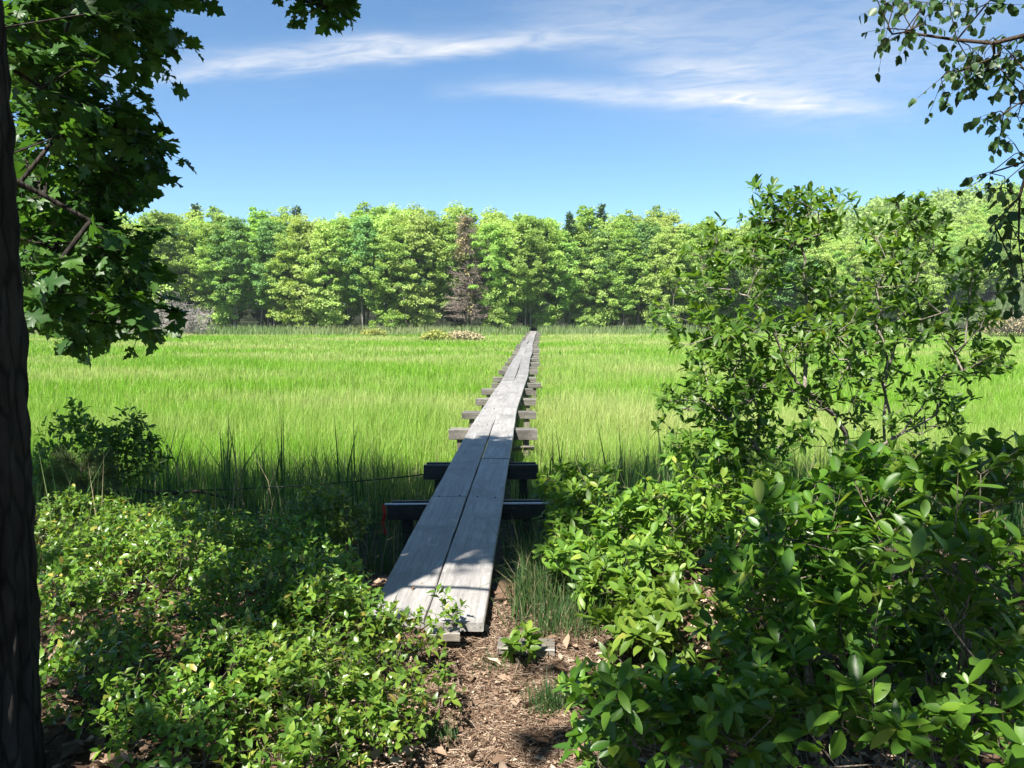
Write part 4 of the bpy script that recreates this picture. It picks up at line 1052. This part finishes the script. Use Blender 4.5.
# ------------------------------------------------------------------ sky and sun
w = bpy.data.worlds.new('World'); sc.world = w; w.use_nodes = True
nt = w.node_tree; nt.nodes.clear()
out = nt.nodes.new('ShaderNodeOutputWorld'); bg = nt.nodes.new('ShaderNodeBackground'); bg.inputs[1].default_value = SKY = .05
sky = nt.nodes.new('ShaderNodeTexSky'); sky.sky_type = 'NISHITA'; sky.sun_disc = False
sky.sun_elevation = SUN_EL; sky.sun_rotation = SUN_AZ; sky.air_density = .8; sky.dust_density = .2; sky.ozone_density = 1.3; sky.altitude = 0
tc = nt.nodes.new('ShaderNodeTexCoord'); sep = nt.nodes.new('ShaderNodeSeparateXYZ'); lk(nt, tc.outputs['Generated'], sep.inputs[0])
yy = mth(nt, 'MAXIMUM', sep.outputs[1], .05)
az = mth(nt, 'DIVIDE', sep.outputs[0], yy); el = mth(nt, 'DIVIDE', sep.outputs[2], yy)
cmb = nt.nodes.new('ShaderNodeCombineXYZ'); lk(nt, mth(nt, 'MULTIPLY_ADD', el, -.25, mth(nt, 'MULTIPLY', az, 1.0)), cmb.inputs[0]); lk(nt, mth(nt, 'MULTIPLY_ADD', az, -.35, mth(nt, 'MULTIPLY', el, 6.0)), cmb.inputs[1])
nz = nd(nt, 'TexNoise', Scale=3.2, Detail=9.0, Roughness=.62, Distortion=.5); lk(nt, cmb.outputs[0], nz.inputs[0])
nz2 = nd(nt, 'TexNoise', Scale=13.0, Detail=10.0, Roughness=.6, Distortion=.8); lk(nt, cmb.outputs[0], nz2.inputs[0])
def sky_ae(px, py):
    p_ = at(px, py, 1.0); return p_[0], p_[2] - CAMZ
def streak(pts, w_up, w_dn, a0, a1, amp, fade=.1, wob_=.02):
    A = np.array([sky_ae(*q_) for q_ in pts]); c2 = np.polyfit(A[:, 0], A[:, 1], min(2, len(A) - 1)); c2 = np.concatenate([np.zeros(3 - len(c2)), c2])
    A0, A1 = sky_ae(a0, 60)[0], sky_ae(a1, 60)[0]
    tc_ = mth(nt, 'ADD', mth(nt, 'MULTIPLY', az, mth(nt, 'MULTIPLY_ADD', az, float(c2[0]), float(c2[1]))), float(c2[2]))
    dl = mth(nt, 'ADD', mth(nt, 'SUBTRACT', el, tc_), mth(nt, 'MULTIPLY_ADD', nz.outputs[0], wob_ * 2, -wob_))
    upm = mth(nt, 'DIVIDE', mth(nt, 'MAXIMUM', dl, 0.0), w_up); dnm = mth(nt, 'DIVIDE', mth(nt, 'MAXIMUM', mth(nt, 'MULTIPLY', dl, -1.0), 0.0), w_dn)
    r_ = mth(nt, 'ADD', upm, dnm)
    g_ = mth(nt, 'EXPONENT', mth(nt, 'MULTIPLY', mth(nt, 'MULTIPLY', r_, r_), -1.0))
    e1 = mth(nt, 'MULTIPLY_ADD', az, 1 / fade, -A0 / fade, True); e2 = mth(nt, 'MULTIPLY_ADD', az, -1 / fade, A1 / fade, True)
    return mth(nt, 'MULTIPLY', mth(nt, 'MULTIPLY', g_, mth(nt, 'MULTIPLY', e1, e2)), amp)
tex = mth(nt, 'MULTIPLY_ADD', nz2.outputs[0], 2.2, -.3, True)
ms = [streak([(60, 84), (180, 74), (400, 52), (640, 32)], .017, .009, 60, 680, .6, .22, .02),
      streak([(330, 46), (400, 44), (470, 48)], .013, .008, 300, 520, .4, .1, .02),
      streak([(450, 92), (620, 98), (760, 104), (910, 112)], .013, .008, 420, 925, .5, .16, .016),
      streak([(680, 98), (760, 102), (840, 108)], .02, .008, 640, 900, .35, .12, .015),
      streak([(560, 0), (700, 60), (900, 60)], .10, .07, 440, 1100, .32, .3, .05),
      streak([(640, 72), (720, 68), (800, 66)], .014, .014, 620, 800, .3, .08, .02)]
tot = ms[0]
for q_ in ms[1:]: tot = mth(nt, 'ADD', tot, q_)
tot = mth(nt, 'MULTIPLY', tot, tex, None, True)
wisp = ramp(nt, nz.outputs[0], [(.52, (0, 0, 0)), (.85, (.14, .14, .14))])
up_ = mth(nt, 'MULTIPLY_ADD', el, 6.0, -1.2, True)
tot = mth(nt, 'ADD', tot, mth(nt, 'MULTIPLY', wisp, up_), None, True)
skyc = mixc(nt, 1.0, sky.outputs[0], (.79, 1.04, 1.15), 'MULTIPLY')
lk(nt, mixc(nt, tot, skyc, (6.0, 6.1, 6.2)), bg.inputs[0]); lk(nt, bg.outputs[0], out.inputs[0])

sun = bpy.data.objects.new('sun', bpy.data.lights.new('sun', 'SUN')); col.objects.link(sun)
sun.data.energy = 5.0; sun.data.angle = rad(.53); sun.data.color = (1, .95, .87)
sun.rotation_euler = Vector(-S).to_track_quat('-Z', 'Y').to_euler(); sun.location = (-10, -10, 30)

sc.view_settings.view_transform = 'Standard'; sc.view_settings.look = 'None'
sc.view_settings.exposure = 1.75; sc.view_settings.gamma = 1.0; sc.view_settings.use_curve_mapping = False
c_ = sc.cycles if hasattr(sc, 'cycles') else None
sc.render.engine = 'CYCLES'
sc.cycles.max_bounces = 8; sc.cycles.diffuse_bounces = 4; sc.cycles.glossy_bounces = 2; sc.cycles.transmission_bounces = 5
sc.cycles.use_denoising = True; sc.cycles.caustics_reflective = False; sc.cycles.caustics_refractive = False
try:
    sc.cycles.denoiser = 'OPENIMAGEDENOISE'; sc.cycles.denoising_input_passes = 'RGB_ALBEDO_NORMAL'; sc.cycles.denoising_prefilter = 'ACCURATE'
except Exception: pass


mb = MB(); X0, X1, Y0, Y1, Z0, Z1 = -352, 352, -92, 352, -2, 52
mb.add([(x, y, z) for z in (Z0, Z1) for x, y in ((X0, Y0), (X1, Y0), (X1, Y1), (X0, Y1))], [[0, 3, 2, 1], [4, 5, 6, 7], [0, 1, 5, 4], [1, 2, 6, 5], [2, 3, 7, 6], [3, 0, 4, 7]])
m, nt, out = mat('haze'); v = nd(nt, 'VolumePrincipled', Density=.0002, Anisotropy=.0); v.inputs['Color'].default_value = (.8, .9, 1, 1); lk(nt, v.outputs[0], out.inputs['Volume'])
tag(mb.build('haze', m, smooth=False), 'thin pale summer air over the marsh', 'haze', kind='stuff')
